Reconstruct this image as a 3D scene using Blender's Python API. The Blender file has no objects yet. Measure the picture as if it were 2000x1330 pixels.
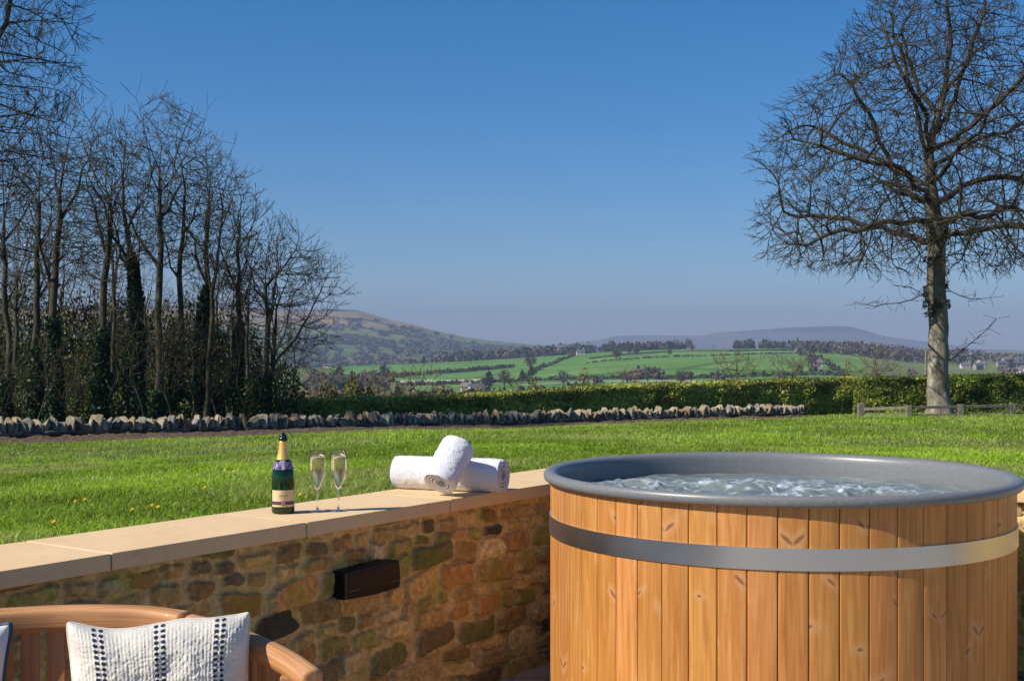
import bpy, bmesh, math, random
import numpy as np
from mathutils import Vector, Matrix
R = math.radians
C = bpy.context.scene.collection
sc = bpy.context.scene

# ------------------------------------------------------------------ camera, world, sun, exposure
F, CX, HY, CZ = 2500.0, 1000.0, 680.0, 1.5      # focal length in px of a 2000 px frame, centre, horizon, eye height
cam = bpy.data.cameras.new("camera"); cam.sensor_width = 36; cam.lens = 45.0
cam.shift_y = (HY - 665.0) / 2000.0
cam.clip_start = 0.05; cam.clip_end = 60000
camo = bpy.data.objects.new("camera", cam); C.objects.link(camo)
camo.location = (0, 0, CZ); camo.rotation_euler = (R(90), 0, 0)
sc.camera = camo

SUN_AZ = math.atan2(-0.40, -0.92)     # horizontal direction towards the sun (x, y)
SUN_EL = R(42)
sdir = Vector((math.cos(SUN_AZ)*math.cos(SUN_EL), math.sin(SUN_AZ)*math.cos(SUN_EL), math.sin(SUN_EL)))
w = bpy.data.worlds.new("World"); sc.world = w; w.use_nodes = True
wn = w.node_tree; wn.nodes.clear()
sky = wn.nodes.new("ShaderNodeTexSky"); sky.sky_type = 'NISHITA'; sky.sun_disc = False
sky.sun_elevation = SUN_EL
sky.sun_rotation = math.atan2(sdir.x, sdir.y)
sky.altitude = 200; sky.air_density = 1.0; sky.dust_density = 0.2; sky.ozone_density = 4.0
bg = wn.nodes.new("ShaderNodeBackground"); bg.inputs[1].default_value = 0.07
out = wn.nodes.new("ShaderNodeOutputWorld")
gm = wn.nodes.new("ShaderNodeHueSaturation"); gm.inputs['Saturation'].default_value = 1.35
tint = wn.nodes.new("ShaderNodeMix"); tint.data_type = 'RGBA'; tint.blend_type = 'MULTIPLY'; tint.inputs[0].default_value = 1; 
_tc = wn.nodes.new("ShaderNodeTexCoord"); _sx = wn.nodes.new("ShaderNodeSeparateXYZ"); wn.links.new(_tc.outputs['Generated'], _sx.inputs[0])
_rp = wn.nodes.new("ShaderNodeValToRGB"); wn.links.new(_sx.outputs[2], _rp.inputs[0])   # clearer, bluer air overhead than near the horizon
_e = _rp.color_ramp.elements; _e[0].position = 0.0; _e[0].color = (.79, .86, 1.12, 1); _e[1].position = .30; _e[1].color = (.56, 1.02, 1.15, 1)
wn.links.new(_rp.outputs[0], tint.inputs[7])
wn.links.new(sky.outputs[0], gm.inputs['Color']); wn.links.new(gm.outputs[0], tint.inputs[6]); wn.links.new(tint.outputs[2], bg.inputs[0]); wn.links.new(bg.outputs[0], out.inputs[0])
sl = bpy.data.lights.new("sun", 'SUN'); sl.energy = 4.8; sl.angle = R(0.5); sl.color = (1.0, 0.95, 0.86)
so = bpy.data.objects.new("sun", sl); C.objects.link(so)
so.rotation_euler = (-sdir).to_track_quat('-Z', 'Y').to_euler(); so.location = (0, 0, 60)
sc.view_settings.view_transform = 'Standard'; sc.view_settings.look = 'None'
sc.view_settings.exposure = 0.42; sc.view_settings.gamma = 1.0
sc.cycles.use_denoising = True
sc.cycles.max_bounces = 10; sc.cycles.transparent_max_bounces = 12; sc.cycles.transmission_bounces = 10
sc.cycles.volume_bounces = 0

# ------------------------------------------------------------------ helpers
rng = np.random.default_rng(7); random.seed(7)

def tag(o, label=None, cat=None, group=None, kind=None):
    if label: o['label'] = label
    if cat: o['category'] = cat
    if group: o['group'] = group
    if kind: o['kind'] = kind
    return o

def thing(name, label, cat, loc=(0, 0, 0), rz=0, group=None):
    o = bpy.data.objects.new(name, None); C.objects.link(o)
    o.location = loc; o.rotation_euler = (0, 0, rz); o.empty_display_size = 0.2
    return tag(o, label, cat, group)

def link(name, me, mat, parent=None, smooth=False):
    o = bpy.data.objects.new(name, me); C.objects.link(o)
    if mat is not None: me.materials.append(mat)
    if parent is not None: o.parent = parent
    (me.shade_smooth if smooth else me.shade_flat)()
    return o

def mesh_np(name, V, faces, mat, parent=None, smooth=False, col=None, uv=None):
    """V (n,3); faces: a list of (m,k) int arrays; col: per-vertex rgb; uv: per-vertex uv."""
    me = bpy.data.meshes.new(name)
    V = np.asarray(V, np.float32)
    faces = [np.asarray(f, np.int32) for f in faces if len(f)]
    loops = np.concatenate([f.ravel() for f in faces])
    tot = np.concatenate([np.full(len(f), f.shape[1], np.int32) for f in faces])
    st = np.concatenate([[0], np.cumsum(tot)[:-1]]).astype(np.int32)
    me.vertices.add(len(V)); me.vertices.foreach_set('co', V.ravel())
    me.loops.add(len(loops)); me.loops.foreach_set('vertex_index', loops)
    me.polygons.add(len(tot)); me.polygons.foreach_set('loop_start', st)
    me.update(calc_edges=True)
    if col is not None:
        a = me.attributes.new('col', 'FLOAT_COLOR', 'POINT')
        c = np.ones((len(V), 4), np.float32); c[:, :3] = col
        a.data.foreach_set('color', c.ravel())
    if uv is not None:
        l = me.uv_layers.new(name='UVMap')
        l.data.foreach_set('uv', np.asarray(uv, np.float32)[loops].ravel())
    return link(name, me, mat, parent, smooth)

def copy_tree(o, parent=None):
    kids = [c for c in bpy.data.objects if c.parent == o]
    c = o.copy(); C.objects.link(c)
    if parent is not None: c.parent = parent
    for k in kids: copy_tree(k, c)
    return c

_children = {}
def dup(root, kids, loc, rz=0, s=1.0, label=None, group=None):
    r = root.copy(); C.objects.link(r); r.location = loc; r.rotation_euler = (0, 0, rz)
    r.scale = s if hasattr(s, '__len__') else (s, s, s)
    if label: r['label'] = label
    if group: r['group'] = group
    for k in kids:
        c = k.copy(); C.objects.link(c); c.parent = r
    return r

def at(px, py, Y):
    return np.array([(px-CX)/F*Y, Y, CZ-(py-HY)/F*Y])

def srgb(r, g, b):
    return tuple(((c/255)/12.92 if c/255 <= .04045 else ((c/255+.055)/1.055)**2.4) for c in (r, g, b))

def box_np(cx, cy, cz, sx, sy, sz):
    v = np.array([[x, y, z] for z in (-.5, .5) for y in (-.5, .5) for x in (-.5, .5)])*[sx, sy, sz]+[cx, cy, cz]
    f = np.array([[0, 2, 3, 1], [4, 5, 7, 6], [0, 1, 5, 4], [1, 3, 7, 5], [3, 2, 6, 7], [2, 0, 4, 6]])
    return v, f

class MB:
    """collects pieces into ONE mesh"""
    def __init__(s): s.V = []; s.Q = {}; s.n = 0; s.U = []; s.C = []
    def add(s, v, *fs, col=None):
        v = np.asarray(v, float); s.V.append(v)
        s.C.append(np.tile(np.array(col if col is not None else (1, 1, 1), float), (len(v), 1)) if col is None or np.ndim(col) == 1 else col)
        for f in fs:
            f = np.asarray(f)
            if len(f): s.Q.setdefault(f.shape[1], []).append(f+s.n)
        s.n += len(v)
    def box(s, c, d, M=None, col=None):
        v, f = box_np(*c, *d)
        if M is not None: v = v@np.array(M.to_3x3()).T+np.array(M.translation)
        s.add(v, f, col=col)
    def build(s, name, mat, parent=None, smooth=False, off=None, bevel=0, uv=None):
        V = np.concatenate(s.V)
        if off is not None: V = V-np.array(off)
        o = mesh_np(name, V, [np.concatenate(q) for q in s.Q.values()], mat, parent, smooth, np.concatenate(s.C), uv)
        if bevel:
            m = o.modifiers.new('bevel', 'BEVEL'); m.width = bevel; m.segments = 2; m.limit_method = 'ANGLE'
        return o

def lathe(prof, n=48, cap=False):
    prof = np.array(prof, float); k = len(prof)
    a = np.arange(n)*2*math.pi/n
    V = np.stack([np.outer(prof[:, 0], np.cos(a)), np.outer(prof[:, 0], np.sin(a)), np.repeat(prof[:, 1:2], n, 1)], -1).reshape(-1, 3)
    i = np.arange(k-1)[:, None]*n; j = np.arange(n)[None]; j2 = (j+1) % n
    Fq = np.stack([i+j, i+j2, i+n+j2, i+n+j], -1).reshape(-1, 4)
    return V, Fq

def lathe_obj(name, prof, mat, parent, n=48, smooth=True):
    V, Fq = lathe(prof, n); o = mesh_np(name, V, [Fq], mat, parent, smooth)
    return o

def tube_np(P, rad, n=8, flat=1.0, caps=True):
    """tube along points P with radii"""
    P = np.asarray(P, float); m = len(P); rad = np.broadcast_to(np.asarray(rad, float), (m,))
    T = np.gradient(P, axis=0); T /= np.linalg.norm(T, axis=1)[:, None]+1e-9
    ref = np.array([.02, .01, 1.0]) if abs(T[:, 2]).mean() < .75 else np.array([1., .05, 0])
    u = np.cross(T, ref); u /= np.linalg.norm(u, axis=1)[:, None]; v = np.cross(u, T)
    a = np.arange(n)*2*math.pi/n
    V = P[:, None]+rad[:, None, None]*(u[:, None]*np.cos(a)[None, :, None]+flat*v[:, None]*np.sin(a)[None, :, None])
    i = np.arange(m-1)[:, None]*n; j = np.arange(n)[None]; j2 = (j+1) % n
    Fq = np.stack([i+j, i+j2, i+n+j2, i+n+j], -1).reshape(-1, 4)
    V = V.reshape(-1, 3); T3 = np.zeros((0, 3), int)
    if caps:
        b = len(V); V = np.vstack([V, P[0], P[-1]]); jj = np.arange(n); k2 = (jj+1) % n
        T3 = np.vstack([np.stack([np.full(n, b), k2, jj], 1), np.stack([np.full(n, b+1), (m-1)*n+jj, (m-1)*n+k2], 1)])
    return V, Fq, T3

# value noise on numpy arrays
_tab = np.random.default_rng(3).random((256, 256))
def vnoise(x, y):
    xi = np.floor(x).astype(int); yi = np.floor(y).astype(int); fx = x-xi; fy = y-yi
    fx = fx*fx*(3-2*fx); fy = fy*fy*(3-2*fy)
    g = lambda a, b: _tab[a & 255, b & 255]
    return (g(xi, yi)*(1-fx)+g(xi+1, yi)*fx)*(1-fy)+(g(xi, yi+1)*(1-fx)+g(xi+1, yi+1)*fx)*fy
def fbm(x, y, o=4):
    s = 0; a = .5
    for i in range(o): s = s+a*vnoise(x*2**i+17.3*i, y*2**i+5.7*i); a *= .5
    return s

# ------------------------------------------------------------------ materials
class M:
    """a small node-graph helper around one Principled BSDF"""
    def __init__(s, name, base=(.5, .5, .5), rough=.6, **kw):
        s.m = bpy.data.materials.new(name); s.m.use_nodes = True; s.t = s.m.node_tree
        s.b = s.t.nodes['Principled BSDF']; s.set(base, rough, **kw)
    def set(s, base, rough, **kw):
        s.b.inputs['Base Color'].default_value = (*base, 1); s.b.inputs['Roughness'].default_value = rough
        for k, v in kw.items(): s.b.inputs[k.replace('_', ' ')].default_value = v
    def n(s, typ, ins=None, **props):
        nd = s.t.nodes.new('ShaderNode'+typ)
        for k, v in props.items(): setattr(nd, k, v)
        for k, v in (ins or {}).items(): s.put(nd.inputs[k], v)
        return nd
    def put(s, sock, v):
        if isinstance(v, bpy.types.Node): v = v.outputs[0]
        if isinstance(v, bpy.types.NodeSocket): s.t.links.new(v, sock)
        else:
            if sock.type == 'RGBA' and len(v) == 3: v = (*v, 1)
            sock.default_value = v
    def coord(s, scale=(1, 1, 1), kind='Object'):
        tc = s.n('TexCoord'); return s.n('Mapping', {'Vector': tc.outputs[kind], 'Scale': scale})
    def noise(s, vec, scale, detail=4, rough=.55, dist=0):
        nd = s.n('TexNoise', {'Scale': scale, 'Detail': detail, 'Roughness': rough, 'Distortion': dist})
        if vec is not None: s.put(nd.inputs['Vector'], vec)
        return nd
    def ramp(s, fac, stops):
        nd = s.n('ValToRGB', {'Fac': fac}); e = nd.color_ramp.elements
        while len(e) < len(stops): e.new(.5)
        for el, (p, c) in zip(e, stops): el.position = p; el.color = (*c, 1) if len(c) == 3 else c
        return nd
    def mix(s, fac, a, b, mode='MIX'):
        nd = s.n('Mix', data_type='RGBA', blend_type=mode)
        s.put(nd.inputs[0], fac); s.put(nd.inputs[6], a); s.put(nd.inputs[7], b)
        return nd.outputs[2]
    def math(s, op, a, b=0.0, c=None):
        nd = s.n('Math', operation=op); s.put(nd.inputs[0], a); s.put(nd.inputs[1], b)
        if c is not None: s.put(nd.inputs[2], c)
        return nd.outputs[0]
    def attr(s, name='col'): return s.n('Attribute', attribute_name=name).outputs['Color']
    def color(s, v): s.put(s.b.inputs['Base Color'], v); return s
    def bump(s, h, strength=.4, dist=.01):
        nd = s.n('Bump', {'Strength': strength, 'Distance': dist, 'Height': h}); s.put(s.b.inputs['Normal'], nd.outputs[0]); return s

def mat_foliage(name, trans=.35, rough=.55):
    m = M(name, rough=rough); m.color(m.attr())
    tr = m.n('BsdfTranslucent', {'Color': m.attr()}); mx = m.n('MixShader', {0: trans, 1: m.b.outputs[0], 2: tr.outputs[0]})
    m.t.links.new(mx.outputs[0], m.t.nodes['Material Output'].inputs[0]); m.b.inputs['Specular IOR Level'].default_value = .3
    return m.m

MAT = {}
m = M('grass_blades', rough=.5); MAT['grass'] = mat_foliage('grass_blades', .42, .45)
MAT['leaf'] = mat_foliage('hedge_leaves', .25, .45)
MAT['ivy'] = mat_foliage('ivy_leaves', .12, .55)
m = M('far_foliage', rough=.9); m.color(m.attr()); m.b.inputs['Specular IOR Level'].default_value = 0; MAT['far'] = m.m

m = M('lawn_soil', rough=.95); v = m.coord(); n1 = m.noise(v, .7, 5); n2 = m.noise(v, 30, 3)
m.color(m.mix(n2, m.ramp(n1, [(.35, (.03, .06, .008)), (.7, (.055, .095, .014))]), (.05, .05, .012))); MAT['lawn'] = m.m

m = M('soil', rough=.95); v = m.coord(); n1 = m.noise(v, 8, 6, .7); n2 = m.noise(v, 40, 3)
m.color(m.ramp(n1, [(.3, (.04, .022, .012)), (.5, (.11, .064, .036)), (.75, (.22, .145, .09))])); m.bump(n1, 1.0, .12); MAT['soil'] = m.m

m = M('terrace_paving', rough=.8); v = m.coord(); br = m.n('TexBrick', {'Vector': v, 'Color1': (.50, .38, .25), 'Color2': (.56, .43, .29), 'Mortar': (.2, .17, .13), 'Scale': 1.2, 'Mortar Size': .012})
m.color(m.mix(m.noise(v, 6), br.outputs[0], (.3, .25, .18))); MAT['paving'] = m.m

m = M('coping_sandstone', rough=.85); v = m.coord(); n1 = m.noise(v, 2.4, 6, .75); n2 = m.noise(v, 110, 3, .75); n3 = m.noise(v, 18, 6, .75)
c = m.mix(n1, (.58, .37, .18), (.78, .565, .32)); c = m.mix(m.ramp(n2, [(.60, (0, 0, 0)), (.72, (.6,)*3)]), c, (.33, .21, .11))
c = m.mix(m.ramp(n3, [(.55, (0, 0, 0)), (.75, (.55,)*3)]), c, (.42, .27, .14)); m.color(c)
m.bump(m.math('ADD', n2, m.math('MULTIPLY', n3, 1.5)), .35, .0015); MAT['coping'] = m.m

m = M('mortar', (.4, .33, .25), .95); v = m.coord(); n1 = m.noise(v, 60, 5, .7); m.color(m.mix(n1, (.11, .09, .065), (.22, .18, .13))); m.bump(n1, .6, .003); MAT['mortar'] = m.m
m = M('rubble_stone', rough=.8); v = m.coord(); n1 = m.noise(v, 28, 7, .68, .5); n2 = m.noise(v, 7, 4); n3 = m.noise(v, 120, 4)
c = m.mix(m.ramp(n1, [(.35, (0, 0, 0)), (.62, (1,)*3)]), m.mix(1, m.attr(), (.78, .68, .52), 'MULTIPLY'), m.mix(1, m.attr(), (1.45, 1.35, 1.12), 'MULTIPLY'))
c = m.mix(m.ramp(n2, [(.52, (0, 0, 0)), (.66, (.65,)*3)]), c, m.mix(1, m.attr(), (.75, .95, .25), 'MULTIPLY')); m.color(c)
m.bump(m.math('ADD', n1, m.math('MULTIPLY', n3, .5)), 1.0, .014); MAT['rubble'] = m.m
m = M('field_stone', rough=.9); v = m.coord(); n1 = m.noise(v, 9, 6, .65); n2 = m.noise(v, 3, 3)
c = m.mix(m.ramp(n1, [(.35, (0, 0, 0)), (.65, (1,)*3)]), m.mix(1, m.attr(), (.5, .48, .45), 'MULTIPLY'), m.attr())
m.color(m.mix(m.ramp(n2, [(.6, (0, 0, 0)), (.7, (.5,)*3)]), c, (.28, .26, .1))); m.bump(n1, .7, .03); MAT['fieldstone'] = m.m

def wood(name, c1, c2, c3, grain=(60, 60, 3), rough=.45, knots=False, kind='UV', strength=.15):
    m = M(name, rough=rough); v = m.coord(grain, kind); a = m.attr()
    d = m.noise(v, 1, 6, .6, .6); c = m.ramp(d, [(.28, c1), (.5, c2), (.72, c3)])
    col = m.mix(1, c.outputs[0], a, 'MULTIPLY')
    if knots:
        kv = m.coord((8.6, 3.4, 1), kind); dn = m.noise(m.coord((30, 16, 1), kind), 1.0, 3); kv2 = m.mix(.035, kv.outputs[0], dn.outputs[1])
        vo = m.n('TexVoronoi', {'Vector': kv2, 'Scale': 1.0, 'Randomness': 1.0}, voronoi_dimensions='2D')
        dlt = m.n('VectorMath', {0: kv2, 1: vo.outputs['Position']}, operation='SUBTRACT'); sx = m.n('SeparateXYZ', {0: dlt.outputs[0]})
        du = m.math('DIVIDE', sx.outputs[0], 8.6); dv = m.math('DIVIDE', sx.outputs[1], 3.4); cc = m.n('SeparateColor', {0: vo.outputs['Color']})
        pres = m.math('LESS_THAN', cc.outputs[0], .60); big = m.math('MULTIPLY_ADD', cc.outputs[1], .8, .75)
        q1 = m.math('SQRT', m.math('ADD', m.math('POWER', m.math('DIVIDE', du, .0105), 2.0), m.math('POWER', m.math('DIVIDE', dv, .0065), 2.0)))
        pu = m.math('SUBTRACT', m.math('ABSOLUTE', du), .020); pv_ = m.math('SUBTRACT', dv, .012)      # a V of two ovals
        pa = m.math('ADD', m.math('MULTIPLY', pu, .72), m.math('MULTIPLY', pv_, .69)); pb = m.math('SUBTRACT', m.math('MULTIPLY', pv_, .72), m.math('MULTIPLY', pu, .69))
        q2 = m.math('SQRT', m.math('ADD', m.math('POWER', m.math('DIVIDE', pa, .019), 2.0), m.math('POWER', m.math('DIVIDE', pb, .0055), 2.0)))
        isv = m.math('LESS_THAN', cc.outputs[2], .5)
        q = m.math('DIVIDE', m.math('ADD', m.math('MULTIPLY', isv, q2), m.math('MULTIPLY', m.math('SUBTRACT', 1.0, isv), q1)), big)
        core = m.math('MULTIPLY', pres, m.math('SUBTRACT', 1.0, m.n('MapRange', {'Value': q, 'From Min': .55, 'From Max': 1.3}).outputs[0]))
        halo = m.math('MULTIPLY', pres, m.math('SUBTRACT', 1.0, m.n('MapRange', {'Value': q, 'From Min': 1.0, 'From Max': 4.2}).outputs[0]))
        rings = m.math('MULTIPLY', halo, m.math('ABSOLUTE', m.math('SINE', m.math('MULTIPLY', q, 2.6))))
        col = m.mix(m.math('MULTIPLY', halo, .45), col, (.78, .45, .21)); col = m.mix(m.math('MULTIPLY', rings, .35), col, (.40, .15, .04))
        col = m.mix(m.math('MULTIPLY', core, .8), col, (.19, .07, .022))
        lg = m.noise(m.coord((7, .9, 1), kind), 1, 3); col = m.mix(m.math('MULTIPLY', lg, .3), col, m.mix(1, col, (.72, .6, .5), 'MULTIPLY'))
        fl = m.noise(m.coord((160, 5, 1), kind), 1, 4, .7); col = m.mix(m.ramp(fl, [(.55, (0,)*3), (.72, (.4,)*3)]), col, m.mix(1, col, (.6, .45, .35), 'MULTIPLY'))
    m.color(col); m.bump(d, strength, .001); m.b.inputs['Coat Weight'].default_value = .08
    return m.m
MAT['stave'] = wood('larch_staves', (.42, .152, .030), (.56, .235, .055), (.70, .345, .115), (55, 2.6, 1), .5, True)
MAT['teak'] = wood('teak', (.30, .115, .035), (.50, .225, .08), (.66, .35, .15), (3, 80, 80), .62, False, 'UV')
MAT['teakslat'] = wood('teak_slats', (.28, .11, .04), (.42, .19, .075), (.54, .27, .12), (70, 70, 4), .55, False, 'Object')

m = M('tub_shell', rough=.38); v = m.coord(); n1 = m.noise(v, 340, 2); n2 = m.noise(v, 90, 3)
m.color(m.ramp(n1, [(.3, (.11, .11, .11)), (.55, (.18, .178, .175)), (.78, (.33, .33, .325))])); m.bump(n2, .1, .001); MAT['shell'] = m.m
m = M('brushed_steel', (.50, .50, .50), .33, Metallic=1.0); v = m.coord((1, 1, 120)); n1 = m.noise(v, 3, 3); n2 = m.noise(m.coord(), 2.2, 4)
m.put(m.b.inputs['Roughness'], m.math('MULTIPLY_ADD', n2, .22, .2)); m.bump(n1, .05, .001)
sc_ = m.noise(m.coord((5, 5, 2)), 4, 5, .75, 1.5); m.color(m.mix(m.ramp(sc_, [(.64, (0,)*3), (.70, (.5,)*3)]), (.60, .61, .63), (.80, .79, .76))); MAT['steel'] = m.m

m = M('tub_water', (.30, .37, .38), .06, IOR=1.33); a = m.attr(); m.color(m.mix(a, (.20, .235, .22), (.74, .82, .88)))
m.put(m.b.inputs['Roughness'], m.math('MULTIPLY_ADD', m.n('SeparateColor', {0: a}).outputs[0], .4, .04))
n1 = m.noise(m.coord(), 55, 4, .6, .6); m.bump(n1, .35, .006); m.b.inputs['Transmission Weight'].default_value = .25; MAT['water'] = m.m

def bark(name, c1, c2, c3, sc1=6, bstr=.8):
    m = M(name, rough=.9); v = m.coord((1, 1, .45)); n1 = m.noise(v, sc1, 8, .7, .4); n2 = m.noise(v, 1.7, 4)
    c = m.ramp(n1, [(.3, c1), (.52, c2), (.7, c3)]); m.color(m.mix(1, c.outputs[0], m.ramp(n2, [(.3, (.6, .6, .5)), (.7, (1.15,)*3)]).outputs[0], 'MULTIPLY')); m.bump(n1, bstr, .05); return m.m
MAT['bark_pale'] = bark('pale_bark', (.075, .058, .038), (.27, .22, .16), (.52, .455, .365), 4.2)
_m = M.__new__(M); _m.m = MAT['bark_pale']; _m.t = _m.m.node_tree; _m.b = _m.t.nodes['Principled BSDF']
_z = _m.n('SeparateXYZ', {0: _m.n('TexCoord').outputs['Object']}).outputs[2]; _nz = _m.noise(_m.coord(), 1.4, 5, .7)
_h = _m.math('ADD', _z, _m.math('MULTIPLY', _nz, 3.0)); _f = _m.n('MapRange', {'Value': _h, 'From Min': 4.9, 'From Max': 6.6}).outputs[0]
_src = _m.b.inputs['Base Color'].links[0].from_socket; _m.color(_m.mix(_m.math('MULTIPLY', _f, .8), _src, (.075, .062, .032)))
MAT['bark_dark'] = bark('twig_bark', (.022, .016, .006), (.052, .038, .016), (.085, .064, .028))
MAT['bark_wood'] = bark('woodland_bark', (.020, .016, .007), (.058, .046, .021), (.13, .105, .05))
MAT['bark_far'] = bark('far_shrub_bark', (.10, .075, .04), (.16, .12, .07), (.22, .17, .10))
m = M('fence_timber', rough=.85); v = m.coord(); n1 = m.noise(v, 9, 5, .7); m.color(m.ramp(n1, [(.3, (.09, .082, .05)), (.7, (.25, .22, .15))])); m.bump(n1, .5, .01); MAT['fence'] = m.m

# ------------------------------------------------------------------ ground heights
WD = np.array([.571, .821]); WN = np.array([-.821, .571])      # along the garden wall; away from the terrace
W0 = np.array([-1.251, 4.0])                                    # a point of the coping's front top edge (pixel 218,1080)
CORN = W0+WD*((6.85-4.0)/.821)                                  # inner corner behind the tub
COPW, COPT, WTOP = .45, .055, 1.5-.64
YW_T = (np.array([-600, 0, 500, 1000, 1560, 1700, 2600]), np.array([24, 29, 34, 39.5, 47, 48.5, 50]))
def dlawn(X, Y):
    d1 = (X-W0[0])*WN[0]+(Y-W0[1])*WN[1]
    d2 = (X-CORN[0])*WD[0]+(Y-CORN[1])*WD[1]
    return np.maximum(d1, d2)-COPW
def interp2(px, rows):
    """rows: list of (px list, value list)"""
    return np.interp(px, rows[0], rows[1])
CREST = ([200, 640, 760, 900, 1000, 1100, 1200, 1300, 1500, 1620, 1700, 1800, 2000, 2400], [722, 719, 712, 706, 700, 693, 686, 682, 680, 681, 688, 697, 706, 710])
MOOR = ([-400, 300, 560, 600, 660, 700, 735, 765, 800, 850, 910, 960, 1020, 1080, 1250, 2600], [598, 598, 604, 606, 606, 609, 618, 627, 632, 646, 660, 667, 673, 677, 690, 692])
FARR = ([-400, 900, 1050, 1100, 1170, 1200, 1250, 1290, 1370, 1400, 1500, 1560, 1630, 1662, 1690, 1720, 1790, 1840, 1900, 2000, 2600], [680, 680, 675, 671, 665, 657, 654, 655, 656, 650, 643, 639, 637, 638, 646, 655, 665, 671, 681, 684, 684])
def ground_z(X, Y):
    X = np.asarray(X, float); Y = np.asarray(Y, float); Ys = np.maximum(Y, .5)
    px = CX+F*X/Ys
    px = np.clip(px, -900, 2900)
    yw = np.interp(px, *YW_T); d = np.maximum(dlawn(X, Y), 0); e = np.maximum(yw-Y, 0)*.85
    g = d/(d+e+1e-6); g = np.clip(g, 0, 1)
    wb0 = np.interp(px, [0, 500, 1000, 1560, 2000], [-2.16, -2.32, -2.48, -2.55, -2.50])
    zl = -.70+(wb0+.70)*g + .05*(fbm(X*.22+4, Y*.22, 3)-.45)*np.clip(d/3, 0, 1)*2
    cre = (HY-np.interp(px, *CREST))/F*1500; moor = (HY-np.interp(px, *MOOR))/F*4300; far = (HY-np.interp(px, *FARR))/F*8200
    rough = (fbm(X/260+3, Y/260, 4)-.47)
    ks = [0, 15, 70, 250, 600, 1100, 1500, 2100, 2900, 3700, 4300, 5600, 7000, 8200, 9500]
    wbz = np.interp(px, [0, 500, 1000, 1560, 2000], [-2.16, -2.32, -2.48, -2.55, -2.50]); zk = [wbz, -3.3+0*px, -8+0*px, -18+0*px, -25+0*px, cre-7, cre, np.minimum(cre-18, -22), -20+moor*.34, moor*.80, moor, np.minimum(moor-40, -20), np.minimum(far*.35, 60)-14, far, far-60]
    yy = Ys-yw; yy = np.where(yy > 600, Ys, yy)
    zf = zk[0]*1.0
    for i in range(len(ks)-1):
        t = np.clip((yy-ks[i])/(ks[i+1]-ks[i]), 0, 1)
        t = t*t*(3-2*t) if i not in (0, 1, 2, 3) else t
        zf = zf+(zk[i+1]-zk[i])*t
    zf = zf+rough*np.clip((Ys-400)/1500, 0, 1)*16*np.clip((9000-Ys)/3000, 0, 1)*np.where((Ys > 900) & (Ys < 1900), .12, .8)
    return CZ+np.where(Y < yw, zl, zf)
def gz(x, y): return float(ground_z(np.array([x]), np.array([y]))[0])

# lawn sheet
def polar_sheet(name, px0, px1, nx, Ys, mat, colf=None, zadd=0):
    px = np.linspace(px0, px1, nx); P, Yg = np.meshgrid(px, Ys); X = (P-CX)/F*Yg
    Z = ground_z(X, Yg)+zadd
    V = np.stack([X, Yg, Z], -1).reshape(-1, 3); r, c = P.shape
    i = np.arange(r-1)[:, None]*c; j = np.arange(c-1)[None]
    Fq = np.stack([i+j, i+j+1, i+c+j+1, i+c+j], -1).reshape(-1, 4)
    keep = None
    col = colf(X.ravel(), Yg.ravel(), V[:, 2]) if colf else None
    return V, Fq, col
V, Fq, _ = polar_sheet('lawn', -900, 2900, 260, np.concatenate([np.linspace(2.0, 12, 70), np.linspace(12.3, 56, 110)]), None)
keep = (dlawn(V[:, 0], V[:, 1]) > -.30)[Fq].all(1)
lawn = mesh_np('lawn', V, [Fq[keep]], MAT['lawn'], smooth=True); tag(lawn, kind='structure')

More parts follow.
